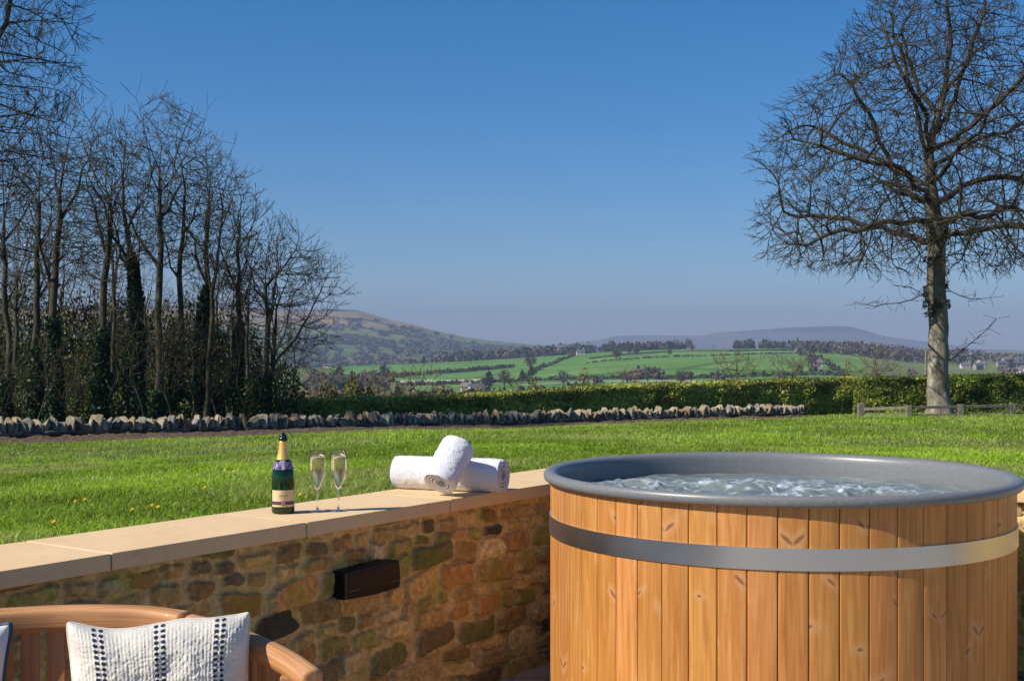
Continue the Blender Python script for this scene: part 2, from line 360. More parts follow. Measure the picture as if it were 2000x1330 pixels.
# countryside sheet
CELL = {}
def field_col(X, Y, Z):
    n = len(X); r0 = np.random.default_rng(11)
    # warped voronoi patches for the fields
    wx = X/1.0+60*(fbm(X/300, Y/300, 3)-.5); wy = Y/1.0+90*(fbm(X/300+9, Y/300, 3)-.5)
    S = 230.0; gx = np.floor(wx/S).astype(int); gy = np.floor(wy/(S*1.5)).astype(int)
    best = np.full(n, 1e9); sec = np.full(n, 1e9); idc = np.zeros(n)
    for a in (-1, 0, 1):
        for b in (-1, 0, 1):
            cx = gx+a; cy = gy+b; h1 = _tab[cx & 255, cy & 255]; h2 = _tab[(cx+91) & 255, (cy+37) & 255]; h3 = _tab[(cx+13) & 255, (cy+171) & 255]
            d = np.hypot((cx+h1)*S-wx, ((cy+h2)*S*1.5-wy)*.7)
            m1 = d < best; sec = np.where(m1, best, np.minimum(sec, d)); idc = np.where(m1, h3, idc); best = np.where(m1, d, best)
    edge = np.clip(1-(sec-best)/9, 0, 1)
    g = np.stack([.085+.07*idc, .125+.055*idc, .042+.02*idc], -1)
    px = CX+F*X/Y
    near_hill = ((Y > 500) & (Y < 1700))[:, None]
    bright = np.stack([.085+.05*idc, .20+.03*idc, .04+.02*idc], -1)
    g = np.where(near_hill & (px[:, None] > 640) & (px[:, None] < 1690), bright, g*1.0)
    nz = fbm(X/40, Y/40, 4)[:, None]; g = g*(.75+.5*nz)
    g = g*(1-.55*edge[:, None])
    # moorland above the intake fields
    rel = Z-CZ+25*(fbm(X/200, Y/300, 4)-.5)
    mo = np.clip((rel-46)/14, 0, 1)*(Y > 2000)
    mb = np.stack([.23+0*Z, .168+0*Z, .088+0*Z], -1)*(.6+.9*fbm(X/130, Y/260, 4)[:, None])
    heather = np.clip((rel-112)/8, 0, 1)[:, None]*(Y > 2000)[:, None]
    mb = mb*(1-heather)+heather*np.array([.055, .045, .04])
    g = g*(1-mo[:, None])+mb*mo[:, None]
    fr = np.clip((Y-5400)/600, 0, 1)[:, None]
    fc = np.stack([.13+0*Z, .115+0*Z, .075+0*Z], -1)*(.5+.9*fbm(X/300, Y/500, 4)[:, None])
    sl2 = (rel > 95)[:, None]; fc = np.where(sl2, fc*.45, fc)
    g = g*(1-fr)+fc*fr
    scrub = (Y < 480)[:, None]; g = np.where(scrub, np.stack([.10+0*Z, .10+0*Z, .04+0*Z], -1)*(.6+.8*nz), g)
    return g
Ys = np.concatenate([np.linspace(50, 120, 20)[:-1], np.geomspace(120, 700, 50)[:-1], np.linspace(700, 1700, 130)[:-1], np.linspace(1700, 4500, 190)[:-1], np.linspace(4500, 9500, 110)])
V, Fq, col = polar_sheet('countryside', -900, 2900, 900, Ys, None, field_col, -.03)
m = M('countryside', rough=.95); v = m.coord(); n1 = m.noise(v, .05, 6, .7); m.color(m.mix(1, m.attr(), m.ramp(n1, [(.3, (.8,)*3), (.7, (1.15,)*3)]).outputs[0], 'MULTIPLY')); m.b.inputs['Specular IOR Level'].default_value = 0
hills = mesh_np('hills_terrain', V, [Fq], m.m, smooth=True, col=col); tag(hills, kind='structure')

# terrace
V, Fq = box_np(0, 0, 0, 1, 1, 1)
inner = [W0-WD*9, CORN, CORN-WN*9, W0-WD*9-WN*9]
Vt = np.array([[*(p+(WN*.1 if i < 2 else 0)+(WD*.1 if i in (1, 2) else 0)), 0.0] for i, p in enumerate(inner)])
terr = mesh_np('terrace_ground', Vt, [np.array([[3, 2, 1, 0]])], MAT['paving']); tag(terr, kind='structure')

# ------------------------------------------------------------------ grass blades on the lawn
def blades(px, Y, hgt, wid, lean, colr, seed):
    r = np.random.default_rng(seed); n = len(px); X = (px-CX)/F*Y; Z = ground_z(X, Y)-.006
    a = r.random(n)*2*math.pi; s = np.stack([np.cos(a), np.sin(a), 0*a], 1)
    la = r.random(n)*2*math.pi; L = np.stack([np.cos(la), np.sin(la), 0*la], 1)*(lean*hgt)[:, None]
    B = np.stack([X, Y, Z], 1); up = np.array([0, 0, 1.])
    w2 = (wid/2)[:, None]*s; Mi = B+L*.32+up*(hgt*.6)[:, None]; Ti = B+L+up*(hgt*(1-.25*lean))[:, None]
    V = np.stack([B-w2, B+w2, Mi-w2*.85, Mi+w2*.85, Ti], 1).reshape(-1, 3)
    i = np.arange(n)[:, None]*5
    Q = i+np.array([[0, 1, 3, 2]]); T = i+np.array([[2, 3, 4]])
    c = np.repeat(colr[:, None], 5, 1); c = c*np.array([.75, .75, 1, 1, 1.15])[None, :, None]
    return V, Q, T, c.reshape(-1, 3)
def soil_edge(px):
    return np.interp(px, [-600, 0, 150, 400, 700, 1000, 1300, 1560, 1600], [1.0, 1.2, 3.4, 6.0, 4.6, 3.0, 1.6, .5, -6])
def lawn_pts(n, y0, y1, pw, seed, lim=(-260, 2260)):
    r = np.random.default_rng(seed); u = r.random(n); Y = (y0**pw+u*(y1**pw-y0**pw))**(1/pw)
    px = r.uniform(lim[0], lim[1], n); X = (px-CX)/F*Y
    ok = (dlawn(X, Y) > -.015) & (Y < np.interp(px, *YW_T)-soil_edge(px)+.5*fbm(px/40, px*0, 2))
    return px[ok], Y[ok]
Vs = []; Qs = []; Ts = []; Cs = []; off = 0
for seed, n, y0, y1, pw, lim in ((1, 330000, 3.6, 14, 1.1, (-260, 2260)), (2, 230000, 12, 50, .9, (-260, 2260)), (3, 60000, 2.6, 14, 1.1, (-880, -260)), (4, 60000, 4, 14, 1.1, (2260, 2880)), (5, 40000, 12, 50, .9, (-880, -260)), (6, 40000, 12, 50, .9, (2260, 2880))):
    px, Y = lawn_pts(n, y0, y1, pw, seed, lim); r = np.random.default_rng(seed+50); n = len(px); X = (px-CX)/F*Y
    pn = fbm(X*.9+3, Y*.9, 4); tall = np.clip((fbm(X*2.6, Y*1.6+20, 3)-.42)*6, 0, 1)
    h = (.031+.0009*Y)*(.5+.8*r.random(n))*(1+.8*tall); wd = .0024+.00042*Y
    wd = wd*(.7+.6*r.random(n)); t = r.random(n)[:, None]
    base = np.array([.25, .40, .016])*(1-t)+np.array([.48, .64, .05])*t
    dk = np.clip((fbm(X*.55+30, Y*.45, 4)-.40)*4, 0, 1)[:, None]; base = base*(.64+.44*dk)
    yl = np.clip((pn-.47)*6, 0, 1)[:, None]*.55; base = base*(1-yl)+yl*np.array([.48, .48, .15])
    dead = (r.random(n) < .05)[:, None]; base = np.where(dead, np.array([.30, .26, .12])*(.7+.5*t), base)
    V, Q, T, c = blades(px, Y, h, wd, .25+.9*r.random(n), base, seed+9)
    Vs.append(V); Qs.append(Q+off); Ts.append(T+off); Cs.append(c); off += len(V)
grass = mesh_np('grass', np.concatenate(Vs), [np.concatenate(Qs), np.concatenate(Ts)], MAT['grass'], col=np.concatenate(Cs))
tag(grass, 'sunlit rough green lawn grass between the garden wall and the drystone wall', 'grass', kind='stuff')

# soil bed
pxs = np.linspace(-300, 1580, 900); tt = np.linspace(0, 1, 40)
P, T = np.meshgrid(pxs, tt); yw = np.interp(P, *YW_T); wdt = np.maximum(soil_edge(P), .1)+.7
Yg = yw+.2-wdt*(1-T); X = (P-CX)/F*Yg
Z = ground_z(X, Yg)+.01+.13*np.sin(np.pi*np.clip(T, 0, 1))**.7*(.2+1.3*fbm(X*2.6, Yg*2.6, 4))+.10*(fbm(X*7, Yg*7, 4)-.45)*np.sin(np.pi*np.clip(T, 0, 1))
V = np.stack([X, Yg, Z], -1).reshape(-1, 3); r_, c_ = P.shape; i = np.arange(r_-1)[:, None]*c_; j = np.arange(c_-1)[None]
o = mesh_np('soil_bed_ground', V, [np.stack([i+j, i+j+1, i+c_+j+1, i+c_+j], -1).reshape(-1, 4)], MAT['soil'], smooth=True); tag(o, kind='structure')

# ------------------------------------------------------------------ garden wall: rubble heightfield + coping slabs
def frame_pt(s, h, out_, o0=W0, d=WD, nrm=-WN):
    """s along the wall, out_ towards the terrace, h height"""
    p = o0[:, None]+d[:, None]*s+nrm[:, None]*out_ if np.ndim(s) else o0+d*s+nrm*out_
    return np.stack([p[0]+0*h, p[1]+0*h, h], -1) if np.ndim(s) else np.array([p[0], p[1], h])
def rubble(name, o0, d, nrm, s0, s1, h0, h1, res, seed, parent, setback):
    r = np.random.default_rng(seed); ns = int((s1-s0)/res); nh = int((h1-h0)/res)
    s = np.linspace(s0, s1, ns); h = np.linspace(h0, h1, nh); S, H = np.meshgrid(s, h)
    Sw = S+.040*(fbm(S*7, H*7+7, 5)-.47)*2; Hw = H+.032*(fbm(S*6+31, H*8, 5)-.47)*2+.03*(vnoise(S*3, H*0+3)-.5)
    hts = []; hh = h0-.05
    while hh < h1+.1: k = r.choice([.06, .08, .105, .13, .16], p=[.12, .25, .28, .22, .13]); hts.append((hh, hh+k)); hh += k
    best_e = np.full(S.shape, -1.0); cid = np.zeros(S.shape, int); tilt = np.zeros_like(S); prot = np.zeros_like(S); cols = [(.2, .15, .1)]
    pal = [(.50, .33, .13), (.40, .26, .10), (.60, .43, .19), (.22, .155, .075), (.055, .048, .034), (.46, .25, .085), (.34, .30, .085), (.62, .48, .27), (.34, .19, .07), (.19, .175, .055)]
    pw_ = np.array([.20, .15, .15, .08, .03, .10, .12, .09, .04, .04])
    for a, b in hts:
        x = s0-.3*r.random()
        while x < s1+.1:
            wl = (b-a)*r.uniform(.9, 2.8)+.03; wl = min(wl, .30)
            subs = [(a, b)] if (b-a) < .11 or r.random() < .55 else [(a, a+(b-a)*r.uniform(.4, .6))]
            if len(subs) == 1 and subs[0][1] < b: subs.append((subs[0][1], b))
            for (p, q) in subs:
                j = r.uniform(-.010, .010, 2); hw_, hh2 = wl/2, (q-p)/2+r.uniform(-.002, .004); an_ = r.normal(0, .05); uu = (Sw-x-hw_-j[0]); vv = (Hw-(p+q)/2-j[1]*.6); uu, vv = uu+an_*vv, vv-an_*uu; pw2 = r.uniform(4.5, 11); e = (1-((np.abs(uu)/hw_)**pw2+(np.abs(vv)/hh2)**pw2)**(1/pw2))*min(hw_, hh2)
                ew = 0; mk = (e > best_e)
                cols.append(tuple(np.array(pal[r.choice(len(pal), p=pw_)])*r.uniform(.75, 1.3)))
                cid = np.where(mk, len(cols)-1, cid); tl = r.normal(0, .09, 2)
                cs = (S-x-wl/2)*tl[0]+(H-(p+q)/2)*tl[1]; tilt = np.where(mk, cs, tilt); prot = np.where(mk, r.uniform(.004, .024), prot)
                best_e = np.where(mk, e, best_e)
            x += wl
    e = best_e; rough_e = e+.006*(fbm(S*60, H*60, 3)-.5)*2
    k = np.clip((rough_e-.0050)/.006, 0, 1); k = k*k*(3-2*k)
    D = k*(prot*.8+tilt*.8+.009)+.010*(fbm(S*34, H*34, 4)-.47)*(.3+k)+.008*(fbm(S*11+5, H*14, 3)-.47)*k
    cols = np.array(cols); mort = np.array([.56, .42, .23]); nzc = (.82+.36*fbm(S*70, H*70, 3))[..., None]
    col = (cols[cid]*k[..., None]+mort*(1-k[..., None]))*nzc
    sm = (fbm(S*6+11, H*8, 3) > .55)[..., None]; col = np.where(sm & (k[..., None] < .999), col*.8+mort*.25, col)
    P = o0[None, None]+S[..., None]*d+(D-setback)[..., None]*nrm
    V = np.concatenate([P, H[..., None]], -1).reshape(-1, 3)
    i = np.arange(nh-1)[:, None]*ns; j = np.arange(ns-1)[None]
    Fq = np.stack([i+j, i+j+1, i+ns+j+1, i+ns+j], -1).reshape(-1, 4)
    if np.cross(d, [0, 1])  and (d[1]*nrm[0]-d[0]*nrm[1]) < 0: Fq = Fq[:, ::-1]
    return mesh_np(name, V, [Fq], MAT['rubble'], parent, True, col.reshape(-1, 3))
wl_loc = np.array([W0[0], W0[1], 0.0])
gw = thing('garden_wall', 'brown rubble stone retaining wall with smooth sandstone coping beside the hot tub', 'wall')
rubble('stonework', W0, WD, -WN, -1.9, 3.46, 0, WTOP-COPT-.001, .0045, 5, gw, .045)
mb = MB()
def wbox(mb, o0, d, nn, s0, s1, a0, a1, z0, z1):
    c = [o0+d*s+nn*a for s, a in ((s0, a0), (s1, a0), (s1, a1), (s0, a1))]
    V = np.array([[*p, z] for z in (z0, z1) for p in c]); f = np.array([[0, 3, 2, 1], [4, 5, 6, 7], [0, 1, 5, 4], [1, 2, 6, 5], [2, 3, 7, 6], [3, 0, 4, 7]]); mb.add(V, f)
smax = (6.85-4)/.821
wbox(mb, W0, WD, WN, -6.5, smax+COPW-.03, .062, .42, -.3, WTOP-COPT-.004)
wbox(mb, CORN, -WN, WD, .07, 5, .062, .42, -.3, WTOP-COPT-.004)
mb.build('wall_core', MAT['mortar'], gw)
rubble('stonework', CORN, -WN, -WD, 0.03, 4.9, 0, WTOP-COPT-.001, .010, 8, gw, .045)
rubble('stonework', W0, WD, -WN, -6.2, -1.9, 0, WTOP-COPT-.001, .010, 12, gw, .045)
# coping slabs: joints at s = 0 (218 px) and every .875 m
sb = [-.875*k for k in range(7, 0, -1)]+[0, .868, 1.735, 2.6, smax-.002]
for a, b in zip(sb[:-1], sb[1:]):
    mb = MB(); wbox(mb, W0, WD, WN, a+.002, b-.003, 0, COPW, WTOP-COPT, WTOP+random.uniform(-.001, .001))
    o = mb.build('coping_slab', MAT['coping'], gw, bevel=.004)
for a in range(6):
    mb = MB(); wbox(mb, CORN, -WN, WD, -COPW+.002 if a == 0 else a*.88+.002, a*.88+.877, 0, COPW, WTOP-COPT, WTOP)
    mb.build('coping_slab', MAT['coping'], gw, bevel=.004)
mb = MB()
for s in sb[1:-1]: wbox(mb, W0, WD, WN, s-.0045, s+.0035, .004, COPW-.004, WTOP-COPT+.002, WTOP-.004)
mb.build('mortar_joints', MAT['mortar'], gw)

# black vent light cover on the wall
mblk = M('black_plastic', (.006, .006, .006), .5, **{'Specular IOR Level': .25}).m
vt = thing('wall_vent', 'black hooded vent cover fixed to the rubble wall below the glasses', 'vent')
def wall_s(px): # s of the coping line under a pixel column
    k = (px-CX)/F; # W0x + WDx s = k (W0y + WDy s)
    return (k*W0[1]-W0[0])/(WD[0]-k*WD[1])
s0, s1 = wall_s(664), wall_s(774); z0, z1 = CZ-.955, CZ-.853+.006
prof = [(-.05, z0), (.002, z0), (.006, z0+.006), (.010, z0+.03), (.008, z1-.03), (.003, z1-.006), (-.004, z1), (-.05, z1)]
ns = 14; V = []
for k in range(ns+1):
    t = k/ns; s = s0+(s1-s0)*t; bulge = .012*math.sin(math.pi*t)
    for (o_, z) in prof: V.append([*(W0+WD*s-WN*(o_+bulge*(o_ > -.04)+.012)), z+(.006*math.sin(math.pi*t) if z > (z0+z1)/2 else -.003*math.sin(math.pi*t))])
np_ = len(prof); Fq = [[k*np_+j, k*np_+(j+1) % np_, (k+1)*np_+(j+1) % np_, (k+1)*np_+j] for k in range(ns) for j in range(np_)]
o = mesh_np('hood', np.array(V), [np.array(Fq), np.array([list(range(np_))[::-1], [ns*np_+j for j in range(np_)]])], mblk, vt)
m_ = o.modifiers.new('b', 'BEVEL'); m_.width = .003; m_.segments = 2
mb = MB(); wbox(mb, W0, WD, -WN, s0+.012, s1-.012, .01, .030, z0+.028, z0+.034); wbox(mb, W0, WD, -WN, s0+.004, s0+.010, .0, .026, z0+.004, z1-.004)
mb.build('louvre', M('vent_louvre', (.03, .03, .03), .3).m, vt, bevel=.002)

# ------------------------------------------------------------------ hot tub
TX, TY, TR, TZ = 1.092, 5.305, .96, .994
tub = thing('hot_tub', 'round wooden hot tub with grey rim, vertical pine staves and a steel hoop', 'hot tub', (TX, TY, 0))
NS = 56; RS = .932; mb = MB(); Vs = []; Qs = []; UV = []; Cs = []; off = 0
rr = np.random.default_rng(21)
for k in range(NS):
    a0 = 2*math.pi*k/NS+.03; wdth = 2*math.pi/NS; g = .0017/RS
    prof = [(a0+g*.2, RS-.010), (a0+g*.5, RS-.0045), (a0+g*1.4, RS-.0005)]+[(a0+wdth*t, RS*1.0+.0006*math.sin(math.pi*t)) for t in np.linspace(.06, .94, 6)]+[(a0+wdth-g*1.4, RS-.0005), (a0+wdth-g*.5, RS-.0045), (a0+wdth-g*.2, RS-.010)]
    zs = [0.02, .3, .6, .8, .975]; tone = rr.uniform(.82, 1.08); wr = np.array([tone, tone*rr.uniform(.94, 1.03), tone*rr.uniform(.85, 1.05)]); v0 = rr.uniform(0, 40); u0 = k*.37+rr.uniform(0, .2)
    n = len(prof)
    for z in zs:
        for (a, r_) in prof: Vs.append([r_*math.cos(a), r_*math.sin(a), z]); UV.append([u0+(a-a0)*RS, v0+z]); Cs.append(wr if (r_ > RS-.003) else wr*.75)
    for q in range(len(zs)-1):
        for j in range(n-1): b = off+q*n+j; Qs.append([b, b+1, b+n+1, b+n])
    off += n*len(zs)
mesh_np('staves', np.array(Vs), [np.array(Qs)], MAT['stave'], tub, True, np.array(Cs), np.array(UV))
def hoop(z0, z1, r_=RS+.0055):
    mb = MB()
    for p in ([(r_, z0), (r_, z1)], [(r_, z1), (RS-.003, z1+.0005)], [(RS-.003, z0-.0005), (r_, z0)]): v, f = lathe(p, 200); mb.add(v, f)
    mb.build('steel_hoop', MAT['steel'], tub, True)
hoop(.739, .815); hoop(.059, .135)
rimp = [(.915, .955), (.952, .955), (.958, .960), (.9605, .970), (.9605, .978), (.958, .986), (.952, .992), (.944, .995), (.930, .9945), (.915, .990), (.906, .983), (.901, .970), (.897, .95), (.892, .90), (.885, .82), (.878, .70), (.86, .3), (.83, .12), (.78, .1), (0.001, .1)]
lathe_obj('shell', rimp, MAT['shell'], tub, 160)
ac = math.atan2(-TY, -TX)-.02
A_ = np.linspace(ac-.06, ac+.03, 12); sm_v = []
for zz in (.7405, .8135):
    for a_ in A_: sm_v.append([(RS+.0066)*math.cos(a_), (RS+.0066)*math.sin(a_), zz])
for zz in (.7405, .8135):
    for a_ in (A_[0], A_[-1]): sm_v.append([(RS+.004)*math.cos(a_), (RS+.004)*math.sin(a_), zz])
k_ = np.arange(11); mesh_np('hoop_overlap', np.array(sm_v), [np.concatenate([np.stack([k_, k_+1, k_+13, k_+12], 1), [[24, 0, 12, 26], [11, 25, 27, 23]]])], MAT['steel'], tub)
mb = MB()
for ang in (-1.35,):
    for dz in (.755, .80):
        pass
# water with jets
nr, na = 150, 420; WZ = .896; wr_ = .886
r = np.sqrt(np.linspace(0, 1, nr))*wr_; a = np.arange(na)*2*math.pi/na; Rg, Ag = np.meshgrid(r, a, indexing='ij'); X = Rg*np.cos(Ag); Y = Rg*np.sin(Ag)
jet = np.exp(-(((X+.30)/.42)**2+((Y-.25)/.30)**2))+.9*np.exp(-(((X-.10)/.42)**2+((Y+.22)/.28)**2))+.5*np.exp(-(((X-.45)/.3)**2+((Y-.1)/.3)**2))
ridge = 1-np.abs(2*fbm(X*5.5+3, Y*5.5+1, 5)-1)*1.6
tb = fbm(X*10+9, Y*10, 5)-.47
Z = WZ+jet*(.06*tb+.045*np.maximum(ridge-.45, 0))+.02*(fbm(X*5, Y*5+40, 3)-.45)+.022*tb
foam = np.clip((ridge-.85)*4.5, 0, 1)*np.clip(jet*1.6, 0, 1)+np.clip((fbm(X*30, Y*30, 4)-.60)*9, 0, 1)*np.clip(jet, 0, 1)*.7; foam = np.clip(foam, 0, 1)[..., None]*np.ones(3)
V = np.stack([X, Y, Z], -1).reshape(-1, 3); i = np.arange(nr-1)[:, None]*na; j = np.arange(na)[None]
mesh_np('water', V, [np.stack([i+j, i+na+j, i+na+(j+1) % na, i+(j+1) % na], -1).reshape(-1, 4)], MAT['water'], tub, True, foam.reshape(-1, 3))

# ------------------------------------------------------------------ champagne bottle
bx, by = (553-CX)/F*4.98, 4.98
bt = thing('champagne_bottle', 'opened green champagne bottle with gold neck foil standing on the coping', 'bottle', (bx, by, WTOP))
mgl = M('bottle_glass', (.004, .05, .012), .04, IOR=1.5); mgl.b.inputs['Transmission Weight'].default_value = .55; mgl.b.inputs['Specular IOR Level'].default_value = .6
lathe_obj('glass_body', [(.001, .006), (.030, .002), (.040, .000), (.0435, .004), (.0445, .012), (.0445, .125), (.0438, .145), (.041, .165), (.036, .182), (.0295, .200), (.0235, .218), (.0190, .236), (.0158, .255), (.0148, .275), (.0145, .283), (.0145, .285), (.001, .285)], mgl.m, bt, 56)
gold = M('gold_foil', (.86, .52, .13), .36, Metallic=.45); gold.bump(gold.noise(gold.coord(), 120, 3), .3, .001)
lathe_obj('neck_foil', [(.0275, .2085), (.0240, .2185), (.0197, .2365), (.0167, .2555), (.0157, .2755), (.0153, .280), (.0135, .280)], gold.m, bt, 48)
dkc = M('dark_lip', (.006, .02, .01), .15)
lathe_obj('lip', [(.0148, .279), (.0175, .281), (.0180, .286), (.0172, .2915), (.0150, .2935), (.0135, .296), (.0150, .298), (.0150, .303), (.010, .306), (.006, .307), (.0055, .312), (.001, .313)], dkc.m, bt, 40)
lc = math.atan2(-by, -bx)      # towards the camera
def bottle_patch(name, prof_r, z0, z1, a0, a1, mat, n=22, nz=6, zf=None, lift=.0006, parent=None):
    A = np.linspace(a0, a1, n); T = np.linspace(0, 1, nz); V = []
    for t in T:
        for aa in A:
            zt = z1 if zf is None else zf(aa); z = z0(aa) + (zt-z0(aa))*t if callable(z0) else z0+(zt-z0)*t
            r_ = prof_r(z)+lift; V.append([r_*math.cos(lc+aa), r_*math.sin(lc+aa), z])
    i = np.arange(nz-1)[:, None]*n; j = np.arange(n-1)[None]
    return mesh_np(name, np.array(V), [np.stack([i+j, i+j+1, i+n+j+1, i+n+j], -1).reshape(-1, 4)], mat, parent or bt, True)
brf = lambda z: float(np.interp(z, [0, .012, .125, .145, .165, .182, .2, .218, .236], [.0445, .0445, .0445, .0438, .041, .036, .0295, .0255, .021]))
cream = M('label_cream', (.68, .52, .28), .5, Metallic=.0); lab = bottle_patch('label', brf, .028, .092, -1.15, 1.15, cream.m)
purp = M('label_purple', (.09, .03, .12), .45)
bottle_patch('label_band', brf, .036, .049, -1.15, 1.15, purp.m, lift=.0011, parent=bt)
em = M('label_ink', (.22, .13, .06), .5)
seal = M('seal_red', (.22, .03, .05), .4); sg = M('seal_gold', (.75, .6, .35), .35, Metallic=.5)
# round seal in the middle of the band
def disc_patch(name, zc, rad, mat, lift, rin=0):
    V = []; n = 24
    for rr_ in (rin, rad):
        for k in range(n):
            t = 2*math.pi*k/n; z = zc+rr_*math.sin(t); aa = rr_*math.cos(t)/.0445; r_ = brf(z)+lift; V.append([r_*math.cos(lc+aa), r_*math.sin(lc+aa), z])
    return mesh_np(name, np.array(V), [np.array([[k, (k+1) % n, n+(k+1) % n, n+k] for k in range(n)])], mat, bt)
disc_patch('seal', .0425, .0095, seal.m, .0016); disc_patch('seal_ring', .0425, .0062, sg.m, .0021, .0040)
mbx = []
for (z, w_, h_) in ((.083, .28, .0022), (.074, .62, .0016), (.0700, .8, .0030), (.0640, .55, .0012), (.0585, .45, .0010)):
    k = int(w_*14); rs = np.random.default_rng(int(z*1e4))
    x = -w_/2
    while x < w_/2:
        l = rs.uniform(.025, .07); mbx.append((x, min(x+l, w_/2), z, h_*rs.uniform(.6, 1.3))); x += l+.018
Vv = []; Ff = []
for (a_, b_, z, h_) in mbx:
    n0 = len(Vv)
    for zz in (z-h_/2, z+h_/2):
        for aa in (a_, b_): r_ = .0445+.0013; Vv.append([r_*math.cos(lc+aa), r_*math.sin(lc+aa), zz])
    Ff.append([n0, n0+1, n0+3, n0+2])
mesh_np('label_lettering', np.array(Vv), [np.array(Ff)], em.m, bt)
mc = M('collar_label', rough=.35); v = mc.coord(kind='Object'); vo = mc.n('TexVoronoi', {'Vector': v, 'Scale': 170}); cc = mc.ramp(vo.outputs['Distance'], [(.15, (.75, .62, .6)), (.35, (.35, .2, .45)), (.6, (.05, .025, .13))]); mc.color(cc)
brc = lambda z: float(np.interp(z, [.165, .182, .2, .2085, .2185, .236], [.0412, .0362, .0305, .0283, .0248, .0205]))
bottle_patch('collar_label', brc, .172, .205, -2.9, 2.9, mc.m, n=60, nz=9, zf=lambda a_: .200+.012*max(0, 1-abs(a_)/.5), lift=.0008)
bottle_patch('collar_stripe', brc, .171, .207, -.16, .16, M('silver_stripe', (.55, .5, .45), .35, Metallic=.4).m, n=6, nz=9, lift=.0016)

# ------------------------------------------------------------------ two flutes
mg = M('clear_glass', (1, 1, 1), .0, IOR=1.45); mg.b.inputs['Transmission Weight'].default_value = 1
mw = M('champagne', (.97, .86, .45), .0, IOR=1.34); mw.b.inputs['Transmission Weight'].default_value = .80
for k, (px, Yd, lb) in enumerate(((620, 5.02, 'flute of champagne standing nearer the bottle'), (661, 5.04, 'flute of champagne standing nearer the towels'))):
    fl = thing('champagne_flute', lb, 'glass', ((px-CX)/F*Yd, Yd, WTOP), 0, 'pair of champagne flutes on the coping')
    lathe_obj('bowl', [(.0035, .088), (.008, .096), (.0155, .112), (.0235, .132), (.0280, .152), (.0297, .172), (.0292, .200), (.0268, .238), (.0272, .2395), (.0280, .238), (.0305, .200), (.0311, .172), (.0294, .151), (.0248, .130), (.0168, .110), (.0092, .094), (.0048, .084), (.0035, .080)][::-1], mg.m, fl, 48)
    lathe_obj('stem', [(.001, .0045), (.010, .0050), (.006, .008), (.0036, .016), (.0031, .04), (.0033, .075), (.0046, .084), (.0035, .0878), (.001, .0878)], mg.m, fl, 24)
    lathe_obj('foot', [(.001, .0005), (.034, .0005), (.0352, .0012), (.0345, .0020), (.018, .0032), (.008, .0046), (.001, .0047)], mg.m, fl, 48)
    lathe_obj('champagne', [(.0005, .092), (.0070, .0965), (.0148, .1123), (.0230, .1323), (.0276, .1523), (.0293, .172), (.0290, .200), (.0279, .213), (.001, .213)], mw.m, fl, 48)
    fr_ = M('foam_line', (.8, .75, .6), .6)
    lathe_obj('bubble_line', [(.0262, .2133), (.0277, .2133), (.0276, .2150), (.0264, .2145), (.0262, .2133)], fr_.m, fl, 40)

# ------------------------------------------------------------------ rolled towels
mt = M('white_terry', (.86, .85, .88), .95); v = mt.coord(); n1 = mt.noise(v, 210, 4, .7); n2 = mt.noise(v, 30, 4, .6)
mt.bump(mt.math('ADD', mt.math('MULTIPLY', n1, .8), mt.math('MULTIPLY', n2, 1.0)), 1.0, .010); mt.b.inputs['Sheen Weight'].default_value = .4; mt.b.inputs['Subsurface Weight'].default_value = 0
def towel(p0, p1, r0, label, seed, squash=.93, rot=0.0, flap=True, grp='rolled white towels on the coping'):
    p0 = np.array(p0); p1 = np.array(p1); ax = p1-p0; L = np.linalg.norm(ax); ax /= L
    side = np.cross(ax, [0, 0, 1.]); side /= np.linalg.norm(side); up = np.cross(side, ax)
    root = thing('rolled_towel', label, 'towel', tuple((p0+p1)/2), 0, grp); mid = (p0+p1)/2
    turns = 3.6; nt = 300; nl = 90; th = np.linspace(0, turns*2*math.pi, nt); rs = np.random.default_rng(seed)
    def sheet(th, rad, name, l0, l1, nl, extra=0):
        TT, LL = np.meshgrid(th, np.linspace(0, 1, nl)); rad_ = np.broadcast_to(rad, TT.shape)
        en = .010*(fbm(TT*.6+seed, LL*0+2, 3)-.45); ll = l0+(l1-l0)*LL+en*(LL-.5)*2
        wob = 1+.055*(fbm(LL*5+seed, TT*.9, 3)-.47)*2+.030*(fbm(LL*26, TT*5+seed, 3)-.47)*2
        tuck = 1-.10*np.clip((np.abs(LL-.5)-.42)/.08, 0, 1)**1.5*(.5+.9*fbm(TT*.8, LL*2+seed, 2))
        rr_ = rad_*wob*tuck; aa = TT+rot
        x = rr_*np.cos(aa); z = rr_*np.sin(aa)*squash; z = np.maximum(z, -r0*squash*.93+.002*np.sin(LL*40))
        P = p0+ax*(ll*L)[..., None]+side*x[..., None]+up*z[..., None]-mid
        n_ = len(th); i = np.arange(nl-1)[:, None]*n_; j = np.arange(n_-1)[None]
        o = mesh_np(name, P.reshape(-1, 3), [np.stack([i+j, i+j+1, i+n_+j+1, i+n_+j], -1).reshape(-1, 4)], mt.m, root, True)
        sm = o.modifiers.new('thick', 'SOLIDIFY'); sm.thickness = .010; sm.offset = -1
        return o
    rad = r0*(.22+.78*(th/th[-1])**.8); sheet(th, rad, 'cloth', 0, 1, nl)
    # two woven border lines near one end
    for q in (.035, .06):
        tt = np.linspace(th[-1]-2*math.pi, th[-1], 60); rd = r0*(.22+.78*(tt/th[-1])**.8)*1.01
    return root
A = at(778, 922, 5.88); B = at(984, 930, 5.70); r1 = .083
A[2] = WTOP+r1*.88; B[2] = WTOP+r1*.88
towel(A, B, r1, 'long white towel roll lying flat on the stone coping', 3, .92, -2.6)
A2 = at(859, 935, 5.52); B2 = at(897, 885, 5.63); A2[2] = WTOP+.058; B2[2] = WTOP+.212
